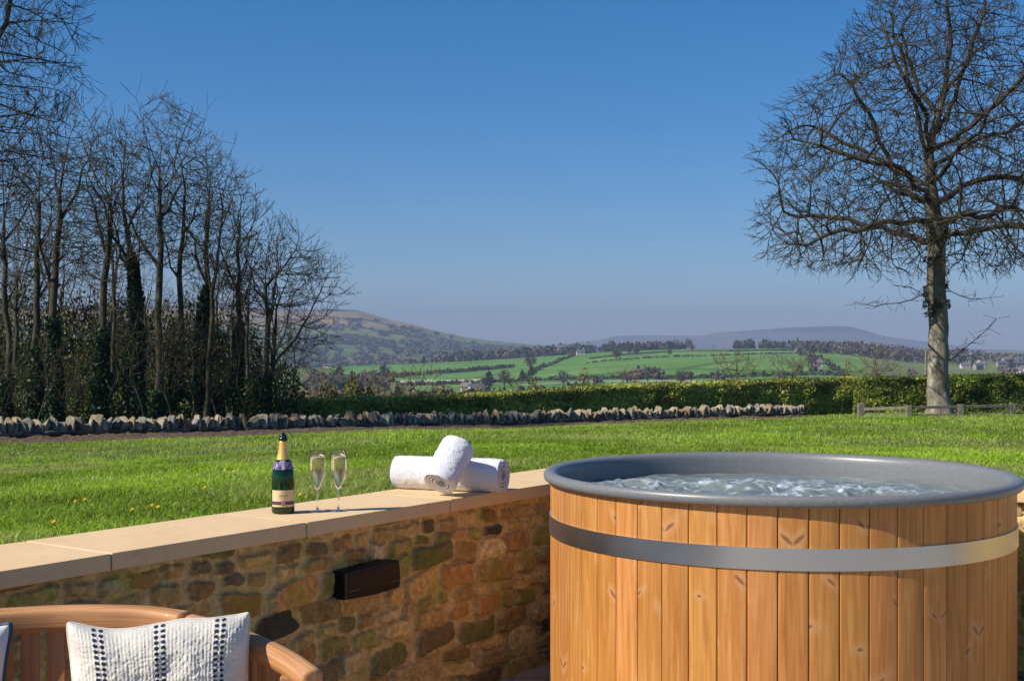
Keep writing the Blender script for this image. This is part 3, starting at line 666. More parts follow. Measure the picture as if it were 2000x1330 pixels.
towel(A2, B2, .076, 'short white towel roll leaning across the other towel', 9, .95, 1.2)

# ------------------------------------------------------------------ teak bench with curved back, cushions
def rail_pt(px, py, z): Y = (CZ-z)*F/(py-HY); return np.array([(px-CX)/F*Y, Y, z])
ctrl = [rail_pt(-5, 1186, .870), rail_pt(110, 1180, .870), rail_pt(210, 1179, .870), rail_pt(300, 1183, .867), rail_pt(400, 1200, .858), rail_pt(490, 1231, .842), rail_pt(560, 1264, .824), rail_pt(607, 1296, .806)]
left = []
# continue the back rail to the left, curving forward the same way
c0 = ctrl[0].copy(); d = (ctrl[0]-ctrl[1]); d /= np.linalg.norm(d); ang = math.atan2(d[1], d[0])
p = c0.copy()
for k in range(12):
    ang += R(5.2); p = p+np.array([math.cos(ang), math.sin(ang), 0])*.085; p[2] = .870-.00045*k*k; left.append(p.copy())
path = np.array(left[::-1]+ctrl)
def resample(P, n):
    # Catmull-Rom
    out_ = []; m_ = len(P)
    Pp = np.vstack([2*P[0]-P[1], P, 2*P[-1]-P[-2]])
    for i in range(m_-1):
        p0, p1, p2, p3 = Pp[i], Pp[i+1], Pp[i+2], Pp[i+3]
        for t in np.linspace(0, 1, 12, endpoint=False):
            out_.append(.5*((2*p1)+(-p0+p2)*t+(2*p0-5*p1+4*p2-p3)*t*t+(-p0+3*p1-3*p2+p3)*t**3))
    out_.append(P[-1]); out_ = np.array(out_)
    s = np.concatenate([[0], np.cumsum(np.linalg.norm(np.diff(out_, axis=0), axis=1))]); q = np.linspace(0, s[-1], n)
    return np.stack([np.interp(q, s, out_[:, k]) for k in range(3)], 1), s[-1]
RP, RL = resample(path, 160)
bloc = np.array([RP[80, 0]+.1, RP[80, 1]-.25, 0])
bench = thing('garden_bench', 'curved teak garden bench with slatted back holding the cushions', 'bench', tuple(bloc))
# rail: rounded-rectangle section
def section(w_, h_, rd, n=5):
    pts = []
    for cx, cy, a0 in ((w_/2-rd, h_/2-rd, 0), (-w_/2+rd, h_/2-rd, 90), (-w_/2+rd, -h_/2+rd, 180), (w_/2-rd, -h_/2+rd, 270)):
        for t in np.linspace(0, 90, n): pts.append((cx+rd*math.cos(R(a0+t)), cy+rd*math.sin(R(a0+t))))
    return np.array(pts)
def sweep(name, P, sec, mat, parent, off, cap=True, roundend=True):
    T = np.gradient(P, axis=0); T /= np.linalg.norm(T, axis=1)[:, None]; s = np.cross(T, [0, 0, 1.]); s /= np.linalg.norm(s, axis=1)[:, None]; u = np.cross(s, T)
    sc_l = np.ones(len(P)); PP = P.copy(); secs = np.repeat(sec[None], len(P), 0)
    V = PP[:, None]+s[:, None]*secs[..., :1]+u[:, None]*secs[..., 1:]; n = len(sec)
    if roundend:
        extra = []
        for k, (f_, q) in enumerate(((.006, .93), (.010, .80), (.012, .5), (.0125, .1))):
            extra.append((PP[-1]+T[-1]*f_)[None]+s[-1][None]*sec[:, :1]*q+u[-1][None]*sec[:, 1:]*q)
        V = np.concatenate([V, np.array(extra)], 0)
    m_ = len(V); V = V.reshape(-1, 3)-off
    ss = np.concatenate([[0], np.cumsum(np.linalg.norm(np.diff(P, axis=0), axis=1))]); ss = np.concatenate([ss, np.full(m_-len(P), ss[-1])])
    per = np.concatenate([[0], np.cumsum(np.linalg.norm(np.diff(sec, axis=0), axis=1))])
    UVs = np.stack([np.repeat(ss, n), np.tile(per, m_)], 1)
    i = np.arange(m_-1)[:, None]*n; j = np.arange(n)[None]
    Fq = np.stack([i+j, i+(j+1) % n, i+n+(j+1) % n, i+n+j], -1).reshape(-1, 4)
    return mesh_np(name, V, [Fq, np.array([list(range(n))[::-1]]), np.array([[(m_-1)*n+k for k in range(n)]])], mat, parent, True, np.ones((len(V), 3)), UVs)
cut = 131
RPl = RP.copy(); RPl[:, 2] -= .034
sweep('back_rail', RPl[:cut-9], section(.056, .060, .015), MAT['teak'], bench, bloc, roundend=False)
mt2 = MAT['teak'].copy(); sweep('arm_rail', RPl[cut-9:], section(.056, .052, .022), MAT['teak'], bench, bloc)
mb = MB(); L0 = .05
nslat = int(RL/.060)
for k in range(1, nslat):
    t = k/nslat*159; i = int(t); p = RP[i]; q = RP[min(i+1, 159)]; T = (q-p); T[2] = 0; T /= np.linalg.norm(T)+1e-9; nn = np.array([-T[1], T[0], 0])
    z1 = p[2]-.045; z0 = .40
    Mx = Matrix(((T[0], nn[0], 0, p[0]-bloc[0]), (T[1], nn[1], 0, p[1]-bloc[1]), (0, 0, 1, 0), (0, 0, 0, 1)))
    tn = random.uniform(.85, 1.1); mb2 = MB(); mb2.box((0, 0, (z0+z1)/2), (.044, .016, z1-z0), Mx, (tn, tn, tn))
    mb2.build('back_slat', MAT['teakslat'], bench, bevel=.002)
# seat: outline follows the rail inward
ctr = RP[:, :2].copy(); T2 = np.gradient(ctr, axis=0); T2 /= np.linalg.norm(T2, axis=1)[:, None]; front_dir = np.array([T2[80][1], -T2[80][0]])
e0, e1 = ctr[8], ctr[150]; chord = (e1-e0)/np.linalg.norm(e1-e0); nf = np.array([chord[1], -chord[0]])
back_d = max(-(ctr-e0)@nf)
for k in range(9):
    dd = back_d-.03-k*.058           # distance behind the chord of the arm tips
    ins = [(c-e0)@chord for c in ctr if -(c-e0)@nf > dd-.02]
    lo, hi = (min(ins), max(ins)) if (ins and dd > 0) else (0, np.linalg.norm(e1-e0))
    lo += .04; hi -= .04
    if hi-lo < .2: continue
    c = e0+chord*((lo+hi)/2)-nf*dd; Mx = Matrix(((chord[0], -nf[0], 0, c[0]-bloc[0]), (chord[1], -nf[1], 0, c[1]-bloc[1]), (0, 0, 1, 0), (0, 0, 0, 1)))
    mb2 = MB(); mb2.box((0, 0, .43), (hi-lo, .048, .022), Mx); mb2.build('seat_slat', MAT['teakslat'], bench, bevel=.002)
mb2 = MB(); c = (e0+e1)/2-nf*.02; Mx = Matrix(((chord[0], -nf[0], 0, c[0]-bloc[0]), (chord[1], -nf[1], 0, c[1]-bloc[1]), (0, 0, 1, 0), (0, 0, 0, 1)))
mb2.box((0, 0, .385), (np.linalg.norm(e1-e0)-.02, .03, .07), Mx); mb2.build('seat_rail', MAT['teakslat'], bench, bevel=.003)
for idx, hgt in ((153, .0), (6, .0), (45, 0), (118, 0)):
    p = RP[idx]; V, Fq = box_np(p[0]-bloc[0], p[1]-bloc[1], (p[2]-.05)/2, .055, .055, p[2]-.05)
    mb2 = MB(); mb2.add(V, Fq); mb2.build('leg', MAT['teakslat'], bench, bevel=.004)

mcu = M('woven_cushion', rough=.95); uvn = mcu.n('TexCoord').outputs['UV']; sp = mcu.n('SeparateXYZ', {0: uvn}); U, Vv_ = sp.outputs[0], sp.outputs[1]
wv = mcu.n('TexWave', {'Vector': uvn, 'Scale': 56.0, 'Distortion': 1.2, 'Detail': 2.0}); wv.wave_type = 'BANDS'; wv.bands_direction = 'X'
wn2 = mcu.noise(mcu.coord((1, 1, 1), 'UV'), 75, 4, .7)
def dotcol(u0):
    du = mcu.math('ABSOLUTE', mcu.math('SUBTRACT', U, u0)); d1 = mcu.math('ABSOLUTE', mcu.math('SUBTRACT', du, .0185))
    inx = mcu.math('LESS_THAN', d1, .016)
    fv = mcu.math('FRACT', mcu.math('MULTIPLY', Vv_, 30.0)); iny = mcu.math('LESS_THAN', mcu.math('ABSOLUTE', mcu.math('SUBTRACT', fv, .5)), .27)
    ex = mcu.math('ADD', mcu.math('POWER', mcu.math('DIVIDE', d1, .0135), 2.0), mcu.math('POWER', mcu.math('DIVIDE', mcu.math('ABSOLUTE', mcu.math('SUBTRACT', fv, .5)), .33), 2.0))
    return mcu.math('LESS_THAN', ex, 1.0)
dts = mcu.math('MAXIMUM', mcu.math('MAXIMUM', dotcol(.175), dotcol(.50)), dotcol(.825))
basec = mcu.mix(1, mcu.mix(wn2, (.66, .60, .51), (.92, .87, .78)), mcu.mix(wv, (.80, .78, .75), (1, 1, 1)), 'MULTIPLY'); mcu.color(mcu.mix(dts, basec, (.018, .022, .06)))  # wave puts the shade of the weave grooves into the colour
mcu.bump(mcu.math('ADD', mcu.math('ADD', mcu.math('MULTIPLY', wv, .7), wn2), mcu.math('MULTIPLY', dts, .3)), .5, .003)
def cushion(name, label, loc, w_, h_, th, rot, mat, piping=None):
    root = thing(name, label, 'cushion', loc); n = 300 if piping is None else 90; u = np.linspace(-1, 1, n); U_, V_ = np.meshgrid(u, u)
    pin = 1-.10*(1-np.abs(V_)**2.0)*0; X = U_*w_/2*(1-.10*(1-np.abs(V_)**2.5)); cs = 1-.055*np.abs(U_)**7*np.abs(V_)**7; X = X*cs; Zz = V_*cs*h_/2*(1-.125*(1-np.abs(U_)**2.5))+.004*np.sin(U_*5+1)*V_+.004*(fbm(U_*4+8, V_*3, 3)-.45)
    T_ = th/2*np.clip(1-U_**4, 0, 1)**.45*np.clip(1-V_**4, 0, 1)**.45
    wr = .011*(fbm(U_*2.6+3, V_*2.6, 4)-.47)*2*np.clip(1-np.maximum(abs(U_), abs(V_)), .1, 1)*2
    cre = .006*np.sin((U_+V_)*9+3*fbm(U_*2, V_*2, 2))*np.clip(np.abs(U_*V_)*1.6, 0, 1)
    if piping is None:      # knobbly hand-woven ribs and raised tufts
        uu = (U_+1)/2; vv = (V_+1)/2; env = np.clip((1-np.maximum(abs(U_), abs(V_)))*12, 0, 1)
        wr = wr+env*((.0006*np.sin(2*np.pi*48*uu+4*fbm(vv*9, uu*30, 2)))+.0040*(fbm(uu*70, vv*70, 3)-.45)+.003*(fbm(uu*14, vv*26, 3)-.45))
        for u0 in (.175, .50, .825):
            d1 = np.abs(np.abs(uu-u0)-.0185); fv = (vv*30) % 1; wr = wr+.0026*np.clip(1.25-(d1/.0135)**2-(np.abs(fv-.5)/.33)**2, 0, 1)
    Fr = np.stack([X, -(T_+wr+cre*1.3), Zz+.003*np.sin(U_*5)*V_], -1); Bk = np.stack([X, T_*.8, Zz+.003*np.sin(U_*5)*V_], -1)
    V = np.concatenate([Fr.reshape(-1, 3), Bk.reshape(-1, 3)]); i = np.arange(n-1)[:, None]*n; j = np.arange(n-1)[None]
    Q = np.stack([i+j, i+j+1, i+n+j+1, i+n+j], -1).reshape(-1, 4); Q2 = Q[:, ::-1]+n*n
    e = np.concatenate([np.arange(n), np.arange(n)*n+n-1, (n-1)*n+np.arange(n)[::-1], (np.arange(n)*n)[::-1]]); E = np.stack([e[:-1], e[:-1]+n*n, e[1:]+n*n, e[1:]], 1)
    UVs = np.tile(np.stack([(U_+1)/2, (V_+1)/2], -1).reshape(-1, 2), (2, 1))
    Rm = np.array(rot.to_3x3()); V = V@Rm.T
    o = mesh_np('cover', V, [Q, Q2, E[:, ::-1]], mat, root, True, None, UVs)
    ring = Fr.reshape(-1, 3)[e]*.5+Bk.reshape(-1, 3)[e]*.5
    v_, q_, t_ = tube_np(ring@Rm.T, .0035 if piping is None else .006, 6, caps=False)
    mesh_np('piping' if piping else 'seam', v_, [q_], piping or mat, root, True)
    return root
yc = 2.86; cpos = at(317, 1200, yc); hh_ = .40
rot = Matrix.Rotation(R(14), 4, 'Z') @ Matrix.Rotation(R(-13), 4, 'X') @ Matrix.Rotation(R(-2.0), 4, 'Y')
cushion('cushion', 'off-white woven cushion with three columns of navy dots on the bench', (cpos[0], yc, .904-hh_/2), .415, hh_, .20, rot, mcu.m)
mc2 = M('grey_cushion', rough=.9); n_ = mc2.noise(mc2.coord(), 4, 3); mc2.color(mc2.ramp(n_, [(.45, (.62, .62, .6)), (.55, (.22, .24, .22))])); mc2.bump(mc2.noise(mc2.coord(), 300, 2), .4, .002)
cushion('cushion', 'grey and white cushion with dark teal piping at the photo left edge', ((-150-CX)/F*2.95, 2.93, .875-.19), .40, .38, .12, Matrix.Rotation(R(8), 4, 'Z') @ Matrix.Rotation(R(-14), 4, 'X'), mc2.m, M('teal_piping', (.01, .06, .09), .6).m)

# ------------------------------------------------------------------ drystone wall
def stone_template(cuts):
    bm = bmesh.new(); bmesh.ops.create_cube(bm, size=1); bmesh.ops.subdivide_edges(bm, edges=bm.edges[:], cuts=cuts, use_grid_fill=True)
    V = np.array([v.co[:] for v in bm.verts]); Fc = np.array([[v.index for v in f.verts] for f in bm.faces]); bm.free(); return V, Fc
SV, SF = stone_template(2)
def stone(r, size, taper=0.0, rough=.10):
    """an angular split stone: a block cut by random planes"""
    V = SV.copy(); nrm = np.linalg.norm(V, axis=1)[:, None]; V = V*.74+V/nrm*.5*.34
    for k in range(6):
        d = r.normal(0, 1, 3); d[2] = abs(d[2])*.9 if k < 3 else d[2]; d /= np.linalg.norm(d); lim = r.uniform(.36, .52); q = V@d; V = V-np.outer(np.maximum(q-lim, 0), d)
    size = np.array(size); V = (V+r.normal(0, .022, V.shape))*size
    t = np.clip(V[:, 2:3]/size[2]+.5, 0, 1); sk = r.normal(0, .25)*size[0]
    V[:, :1] = V[:, :1]*(1-taper*t**1.5)+sk*t; V[:, 1:2] *= (1-taper*.4*t); return V
dw = thing('drystone_wall', 'low drystone field wall topped with upright cope stones across the lawn', 'wall')
r = np.random.default_rng(31); YWf = lambda px: np.interp(px, *YW_T)+.35
pts = []; px = -40.0
def wall_xy(px): Y = YWf(px); return np.array([(px-CX)/F*Y, Y])
# arc length parametrisation
pp = np.linspace(-45, 1566, 800); XY = np.array([wall_xy(p) for p in pp]); sl_ = np.concatenate([[0], np.cumsum(np.linalg.norm(np.diff(XY, axis=0), axis=1))])
def wxy(s): return np.array([np.interp(s, sl_, XY[:, 0]), np.interp(s, sl_, XY[:, 1])])
def wpx(s): return float(np.interp(s, sl_, pp))
TOT = sl_[-1]; pal = [(.36, .30, .21), (.28, .25, .19), (.44, .38, .28), (.24, .235, .22), (.32, .24, .15), (.50, .43, .31), (.20, .19, .17)]
mbw = MB(); bodyh = lambda px: np.interp(px, [0, 600, 1200, 1560], [.31, .30, .27, .25])
for row in range(3):
    s = r.uniform(0, .2)
    while s < TOT:
        L = r.uniform(.22, .6); p = wxy(s+L/2); q = wxy(s+L/2+.1); dr = (q-p); dr = dr/(np.linalg.norm(dr)+1e-9) if np.linalg.norm(dr) > 1e-6 else np.array([1, 0.])
        bh = bodyh(wpx(s))/3; V = stone(r, (L, .42, bh*1.15), 0, .07); nn = np.array([-dr[1], dr[0]])
        Vw = np.zeros_like(V); off_ = r.uniform(-.04, .04); Vw[:, :2] = p+V[:, :1]*dr+(V[:, 1:2]+off_)*nn; Vw[:, 2] = V[:, 2]+gz(*p)-.04+bh*(row+.5)
        mbw.add(Vw, SF, col=np.array(pal[r.integers(len(pal))])*r.uniform(.32, .5)); s += L*.97  # courses tinted well below the copes, shade put into the stone colour
mbw.build('wall_courses', MAT['fieldstone'], dw, True)
s = .0; ncope = 0; spc = .175; rest_ = MB()
while s < TOT-.1:
    wdt = spc*r.uniform(.7, 1.3); px_ = wpx(s); hgt = np.interp(px_, [0, 500, 1000, 1560], [.29, .28, .28, .28])*r.uniform(.7, 1.25)
    p = wxy(s+wdt/2); q = wxy(s+wdt/2-.1); dr = (p-q); dr /= np.linalg.norm(dr)+1e-9; nn = np.array([-dr[1], dr[0]])
    V = stone(r, (wdt*r.uniform(.6, .98), r.uniform(.32, .44), hgt*1.2), r.uniform(.25, .75), .13); la = R(r.normal(16, 14)); ty = R(r.normal(0, 7))
    x = V[:, 0]*math.cos(la)+V[:, 2]*math.sin(la); z = -V[:, 0]*math.sin(la)+V[:, 2]*math.cos(la); y = V[:, 1]*math.cos(ty)-z*math.sin(ty)*.3
    yaw = R(r.normal(0, 14)); x, y = x*math.cos(yaw)-y*math.sin(yaw), x*math.sin(yaw)+y*math.cos(yaw)
    Vw = np.zeros_like(V); Vw[:, :2] = p+x[:, None]*dr+y[:, None]*nn; Vw[:, 2] = z+gz(*p)-.04+bodyh(px_)+hgt*.42
    mb2 = MB() if ncope < 99 else rest_; mb2.add(Vw, SF, col=np.array(pal[r.integers(len(pal))])*r.uniform(.7, 1.0)*np.array([1.05, .97, .86])*1.1)
    if ncope < 99: mb2.build('cope_stone', MAT['fieldstone'], dw, False)
    s += wdt*.93; ncope += 1
if rest_.n: rest_.build('cope_stones', MAT['fieldstone'], dw, False)['kind'] = 'stuff'

# ------------------------------------------------------------------ leaf clouds
def leaf_cards(P, size, col, seed, up=.0, aspect=.6, nrm=None):
    r = np.random.default_rng(seed); n = len(P); a = r.normal(0, 1, (n, 3)); a[:, 2] += up; a /= np.linalg.norm(a, axis=1)[:, None]
    b = r.normal(0, 1, (n, 3))
    if nrm is not None: b = np.cross(a, nrm+.7*b)
    else: b = np.cross(a, b)
    b /= np.linalg.norm(b, axis=1)[:, None]+1e-9
    s = (size*(.6+.8*r.random(n)))[:, None] if np.ndim(size) else size*(.6+.8*r.random(n))[:, None]
    V = np.stack([P-a*s, P+b*s*aspect, P+a*s, P-b*s*aspect], 1).reshape(-1, 3); Q = np.arange(n)[:, None]*4+np.arange(4)[None]
    return V, Q, np.repeat(col, 4, 0)
def hedge(name, label, pxs, pys_top, Ys_, depth, seed, n, pal, parts=True):
    r = np.random.default_rng(seed); X = (np.array(pxs)-CX)/F*np.array(Ys_); Yh = np.array(Ys_, float)
    ts = np.linspace(0, 1, len(pxs)); zt = CZ-(np.array(pys_top)-HY)/F*Yh; root = thing(name, label, 'hedge', (X[0], Yh[0], gz(X[0], Yh[0])))
    t = r.random(n); x = np.interp(t, ts, X); y = np.interp(t, ts, Yh); z1 = np.interp(t, ts, zt); z0 = ground_z(x, y)-.05
    L = z1-z0; k = r.random(n); top = k < .35; dxy = np.array([X[-1]-X[0], Yh[-1]-Yh[0]]); dxy /= np.linalg.norm(dxy); nn = np.array([dxy[1], -dxy[0]])  # towards the camera
    endc = r.random(n) < .03; t = np.where(endc, .002, t); x = np.interp(t, ts, X); y = np.interp(t, ts, Yh); L = np.interp(t, ts, zt)-z0
    u = np.where(top | endc, r.random(n)*depth, 0.0); v = np.where(top, L, r.random(n)*L)
    bump = .22*(fbm(x*1.1, v*1.6+seed, 4)-.47)*2
    u = u-np.where(top, 0, bump)+np.abs(r.normal(0, .05, n)); v = v+np.where(top, bump*.35+r.normal(0, .03, n), 0)
    P = np.stack([x-nn[0]*u, y-nn[1]*u, z0+v], 1)
    c = np.array(pal)[r.integers(len(pal), size=n)]*(.7+.6*r.random(n))[:, None]
    cl = fbm(x*.9+seed, v*2+3, 4)[:, None]; c = c*(.7+2.6*np.clip(cl-.2, 0, 1))*1.5
    V, Q, cc = leaf_cards(P, .055, c, seed, .3, .55, np.array([nn[0], nn[1], .5]))
    mesh_np('leaves', V-np.array(root.location), [Q], MAT['leaf'], root, col=cc)
    # solid dark box behind the leaves, stands for the hedge's inner shade
    m_ = 60; tt = np.linspace(.015, .99, m_); xs = np.interp(tt, ts, X); ys = np.interp(tt, ts, Yh); zz = np.interp(tt, ts, zt)-.14; g0 = ground_z(xs, ys)-.3; Vc = []
    for q in range(m_):
        for (uu, z) in ((.18, g0[q]), (.18, zz[q]), (depth-.1, zz[q]), (depth-.1, g0[q])): Vc.append([xs[q]-nn[0]*uu, ys[q]-nn[1]*uu, z])
    Fc = [[q*4+j, (q+1)*4+j, (q+1)*4+(j+1) % 4, q*4+(j+1) % 4] for q in range(m_-1) for j in range(4)]
    mesh_np('dark_core', np.array(Vc)-np.array(root.location), [np.array(Fc), np.array([[0, 1, 2, 3], [m_*4-1, m_*4-2, m_*4-3, m_*4-4]])], M('hedge_core', (.018, .022, .008), 1).m, root)
    return root
gp = [(.12, .15, .02), (.17, .20, .028), (.075, .10, .012), (.21, .21, .04), (.18, .13, .045)]
hedge('clipped_hedge', 'long clipped evergreen hedge behind the drystone wall', [525, 700, 850, 1000, 1130, 1250, 1400, 1560, 1705], [787, 782, 778, 769, 761, 754, 749, 744, 741], [41.5, 42.5, 43.2, 44.2, 46, 47.5, 49, 50.5, 51.5], 1.3, 3, 75000, gp)
hedge('clipped_hedge', 'darker clipped hedge behind the post and rail fence', [1668, 1760, 1900, 2050, 2300], [742, 739, 736, 732, 728], [51.1, 50.7, 50.6, 50.8, 51.4], 1.4, 4, 42000, [(.10, .15, .017), (.15, .19, .022), (.06, .085, .012), (.14, .10, .03)])

def shrub(name, label, cat, x, y, rx, rz, n, pal, size=.07, seed=1, mat='leaf', group=None, ry=None):
    r = np.random.default_rng(seed); d = r.normal(0, 1, (n, 3)); d /= np.linalg.norm(d, axis=1)[:, None]; d[:, 2] = np.abs(d[:, 2])
    q = r.random(n)**.35; lump = .75+.6*fbm(d[:, 0]*2.2+seed, d[:, 2]*2.2+d[:, 1]*2, 3); P = d*q[:, None]*lump[:, None]*np.array([rx, ry or rx, rz])
    g0 = gz(x, y); c = np.array(pal)[r.integers(len(pal), size=n)]*(.6+.8*r.random(n))[:, None]*(.55+.9*fbm(P[:, 0]*1.7+seed, P[:, 2]*1.7, 3))[:, None]
    V, Q, cc = leaf_cards(P, size, c, seed, .2); root = thing(name, label, cat, (x, y, g0-.05), 0, group)
    mesh_np('foliage', V, [Q], MAT[mat], root, col=cc)
    mb = MB()
    for k in range(9):
        a = r.uniform(0, 6.28); e = np.array([math.cos(a)*rx*.6, math.sin(a)*rx*.6, rz*r.uniform(.6, .95)]); mid_ = e*np.array([.35, .35, .55]); v, q_, t_ = tube_np(np.array([[0, 0, 0], mid_, e]), [.03, .02, .006], 4); mb.add(v, q_, t_)
    mb.build('stems', MAT['bark_wood'], root)
    return root

# ------------------------------------------------------------------ trees: space colonisation
def colonise(pos, par, att, step, kill, infl, up=0.0, iters=140, jit=.12, rs=None):
    pos = [np.array(p, float) for p in pos]; par = list(par); A = att.copy(); alive = np.ones(len(A), bool)
    P = np.array(pos); bd = np.full(len(A), 1e9); bi = np.zeros(len(A), int)
    def upd(new_idx):
        N = np.array([pos[i] for i in new_idx])
        for a0 in range(0, len(N), 400):
            D = np.linalg.norm(A[:, None]-N[None, a0:a0+400], axis=2); k = D.argmin(1); dm = D[np.arange(len(A)), k]; m_ = dm < bd
            bd[m_] = dm[m_]; bi[m_] = np.array(new_idx)[a0:a0+400][k[m_]]
    upd(list(range(len(pos))))
    used = {}
    for it in range(iters):
        act = alive & (bd < infl)
        if not act.any(): break
        idx = bi[act]; Pn = np.array(pos); d = A[act]-Pn[idx]; d /= np.linalg.norm(d, axis=1)[:, None]+1e-9
        u, inv = np.unique(idx, return_inverse=True); S = np.zeros((len(u), 3)); np.add.at(S, inv, d)
        S /= np.linalg.norm(S, axis=1)[:, None]+1e-9; S = S+rs.normal(0, jit, S.shape); S[:, 2] += up; S /= np.linalg.norm(S, axis=1)[:, None]
        new = []
        for k, i in enumerate(u):
            if used.get(i, 0) > 3: continue
            used[i] = used.get(i, 0)+1
            par.append(int(i)); pos.append(pos[i]+S[k]*step); new.append(len(pos)-1)
        if not new: break
        upd(new); alive &= bd > kill
        if len(pos) > 30000: break
    return np.array(pos), np.array(par)

def smooth_nodes(P, par, fixed, it=3):
    n = len(P); desc = np.ones(n)
    for i in range(n-1, 0, -1): desc[par[i]] += desc[i]
    best = np.full(n, -1)
    for i in range(1, n):
        p = par[i]
        if best[p] < 0 or desc[i] > desc[best[p]]: best[p] = i
    ok = (best >= 0) & (np.arange(n) >= fixed); idx = np.where(ok)[0]
    for _ in range(it): P[idx] = P[idx]*.45+.275*(P[par[idx]]+P[best[idx]])
    return P

def add_twigs(pos, par, rs, gens, length, spread, up, maxdesc=6, per=2, curl=.35, density=1.0, centre=None):
    """several generations of curved twigs on the thin ends"""
    n = len(pos); desc = np.ones(n)
    for i in range(n-1, 0, -1): desc[par[i]] += desc[i]
    d = np.zeros((n, 3)); d[1:] = pos[1:]-pos[par[1:]]; d /= np.linalg.norm(d, axis=1)[:, None]+1e-9
    src = np.where(desc <= maxdesc)[0]; src = src[rs.random(len(src)) < density]; src = np.repeat(src, per)
    P = [pos]; Q = [par]; cnt = n
    base = d[src]; cur = pos[src]; idx = src
    dirn = base+rs.normal(0, spread, base.shape); dirn[:, 2] += up
    if centre is not None: oc = cur-centre; dirn = dirn+.45*oc/(np.linalg.norm(oc, axis=1)[:, None]+1e-9)
    dirn /= np.linalg.norm(dirn, axis=1)[:, None]
    ln = length*(.6+.8*rs.random(len(src)))
    for g in range(gens):
        curv = rs.normal(0, curl, dirn.shape)
        dirn = dirn+curv; dirn[:, 2] += up*.6; dirn /= np.linalg.norm(dirn, axis=1)[:, None]
        new = cur+dirn*ln[:, None]; P.append(new); Q.append(idx); idx = np.arange(cnt, cnt+len(new)); cnt += len(new); cur = new
        ln = ln*.85
        if g == 0 or g == 1:   # side shoots
            k = rs.random(len(idx)) < .6; sd = dirn[k]+rs.normal(0, .8, dirn[k].shape); sd /= np.linalg.norm(sd, axis=1)[:, None]
            e = cur[k]+sd*(ln[k]*.9)[:, None]; P.append(e); Q.append(idx[k]); cnt += len(e)
    return np.concatenate(P), np.concatenate(Q)

def tree_radii(pos, par, tip, trunk, ex=2.4):
    n = len(pos); r = np.zeros(n); hasc = np.zeros(n, bool); hasc[par[1:]] = True; main = np.full(n, -1); mr = np.zeros(n)
    acc = np.zeros(n)
    order = np.argsort(-depth_of(par)) if not np.all(par[1:] < np.arange(1, n)) else range(n-1, -1, -1)
    for i in order:
        r[i] = tip if acc[i] == 0 else acc[i]**(1/ex)
        p = par[i]
        if i != 0 and p >= 0:
            acc[p] += r[i]**ex
            if r[i] > mr[p]: mr[p] = r[i]; main[p] = i
    p_ = math.log(trunk/tip)/math.log(r[0]/tip); r = tip*(r/tip)**p_
    return r, main
def depth_of(par):
    d = np.zeros(len(par), int)
    for i in range(1, len(par)): d[i] = d[par[i]]+1
    return d

def branch_mesh(pos, par, r, main, sel, nside):
    """one prism per selected segment (child index array)"""
    ch = sel; pa = par[ch]; seg = pos[ch]-pos[pa]; sd = seg/(np.linalg.norm(seg, axis=1)[:, None]+1e-9)
    # node directions
    n = len(pos); nd = np.zeros((n, 3)); nd[1:] = pos[1:]-pos[par[1:]]; nd /= np.linalg.norm(nd, axis=1)[:, None]+1e-9
    mm = main >= 0; o = np.zeros((n, 3)); o[mm] = nd[main[mm]]; nd2 = nd+o; nd2[0] = o[0]; nd2 /= np.linalg.norm(nd2, axis=1)[:, None]+1e-9
    ismain = main[pa] == ch
    d0 = np.where(ismain[:, None], nd2[pa], sd); r0 = np.where(ismain, r[pa], np.minimum(r[pa], r[ch]*1.25)); d1 = nd2[ch]
    ref = np.array([.31, .95, .05]); ref = ref/np.linalg.norm(ref)
    def fr(d):
        u = ref-(d@ref)[:, None]*d; u /= np.linalg.norm(u, axis=1)[:, None]+1e-9; return u, np.cross(d, u)
    a = np.arange(nside)*2*math.pi/nside; ca, sa = np.cos(a)[None, :, None], np.sin(a)[None, :, None]
    u0, v0 = fr(d0); u1, v1 = fr(d1)
    A = pos[pa][:, None]+r0[:, None, None]*(u0[:, None]*ca+v0[:, None]*sa)
    B = pos[ch][:, None]+r[ch][:, None, None]*(u1[:, None]*ca+v1[:, None]*sa)
    V = np.concatenate([A, B], 1).reshape(-1, 3); i = np.arange(len(ch))[:, None]*2*nside; j = np.arange(nside)[None]; j2 = (j+1) % nside
    return V, np.stack([i+j, i+j2, i+nside+j2, i+nside+j], -1).reshape(-1, 4)

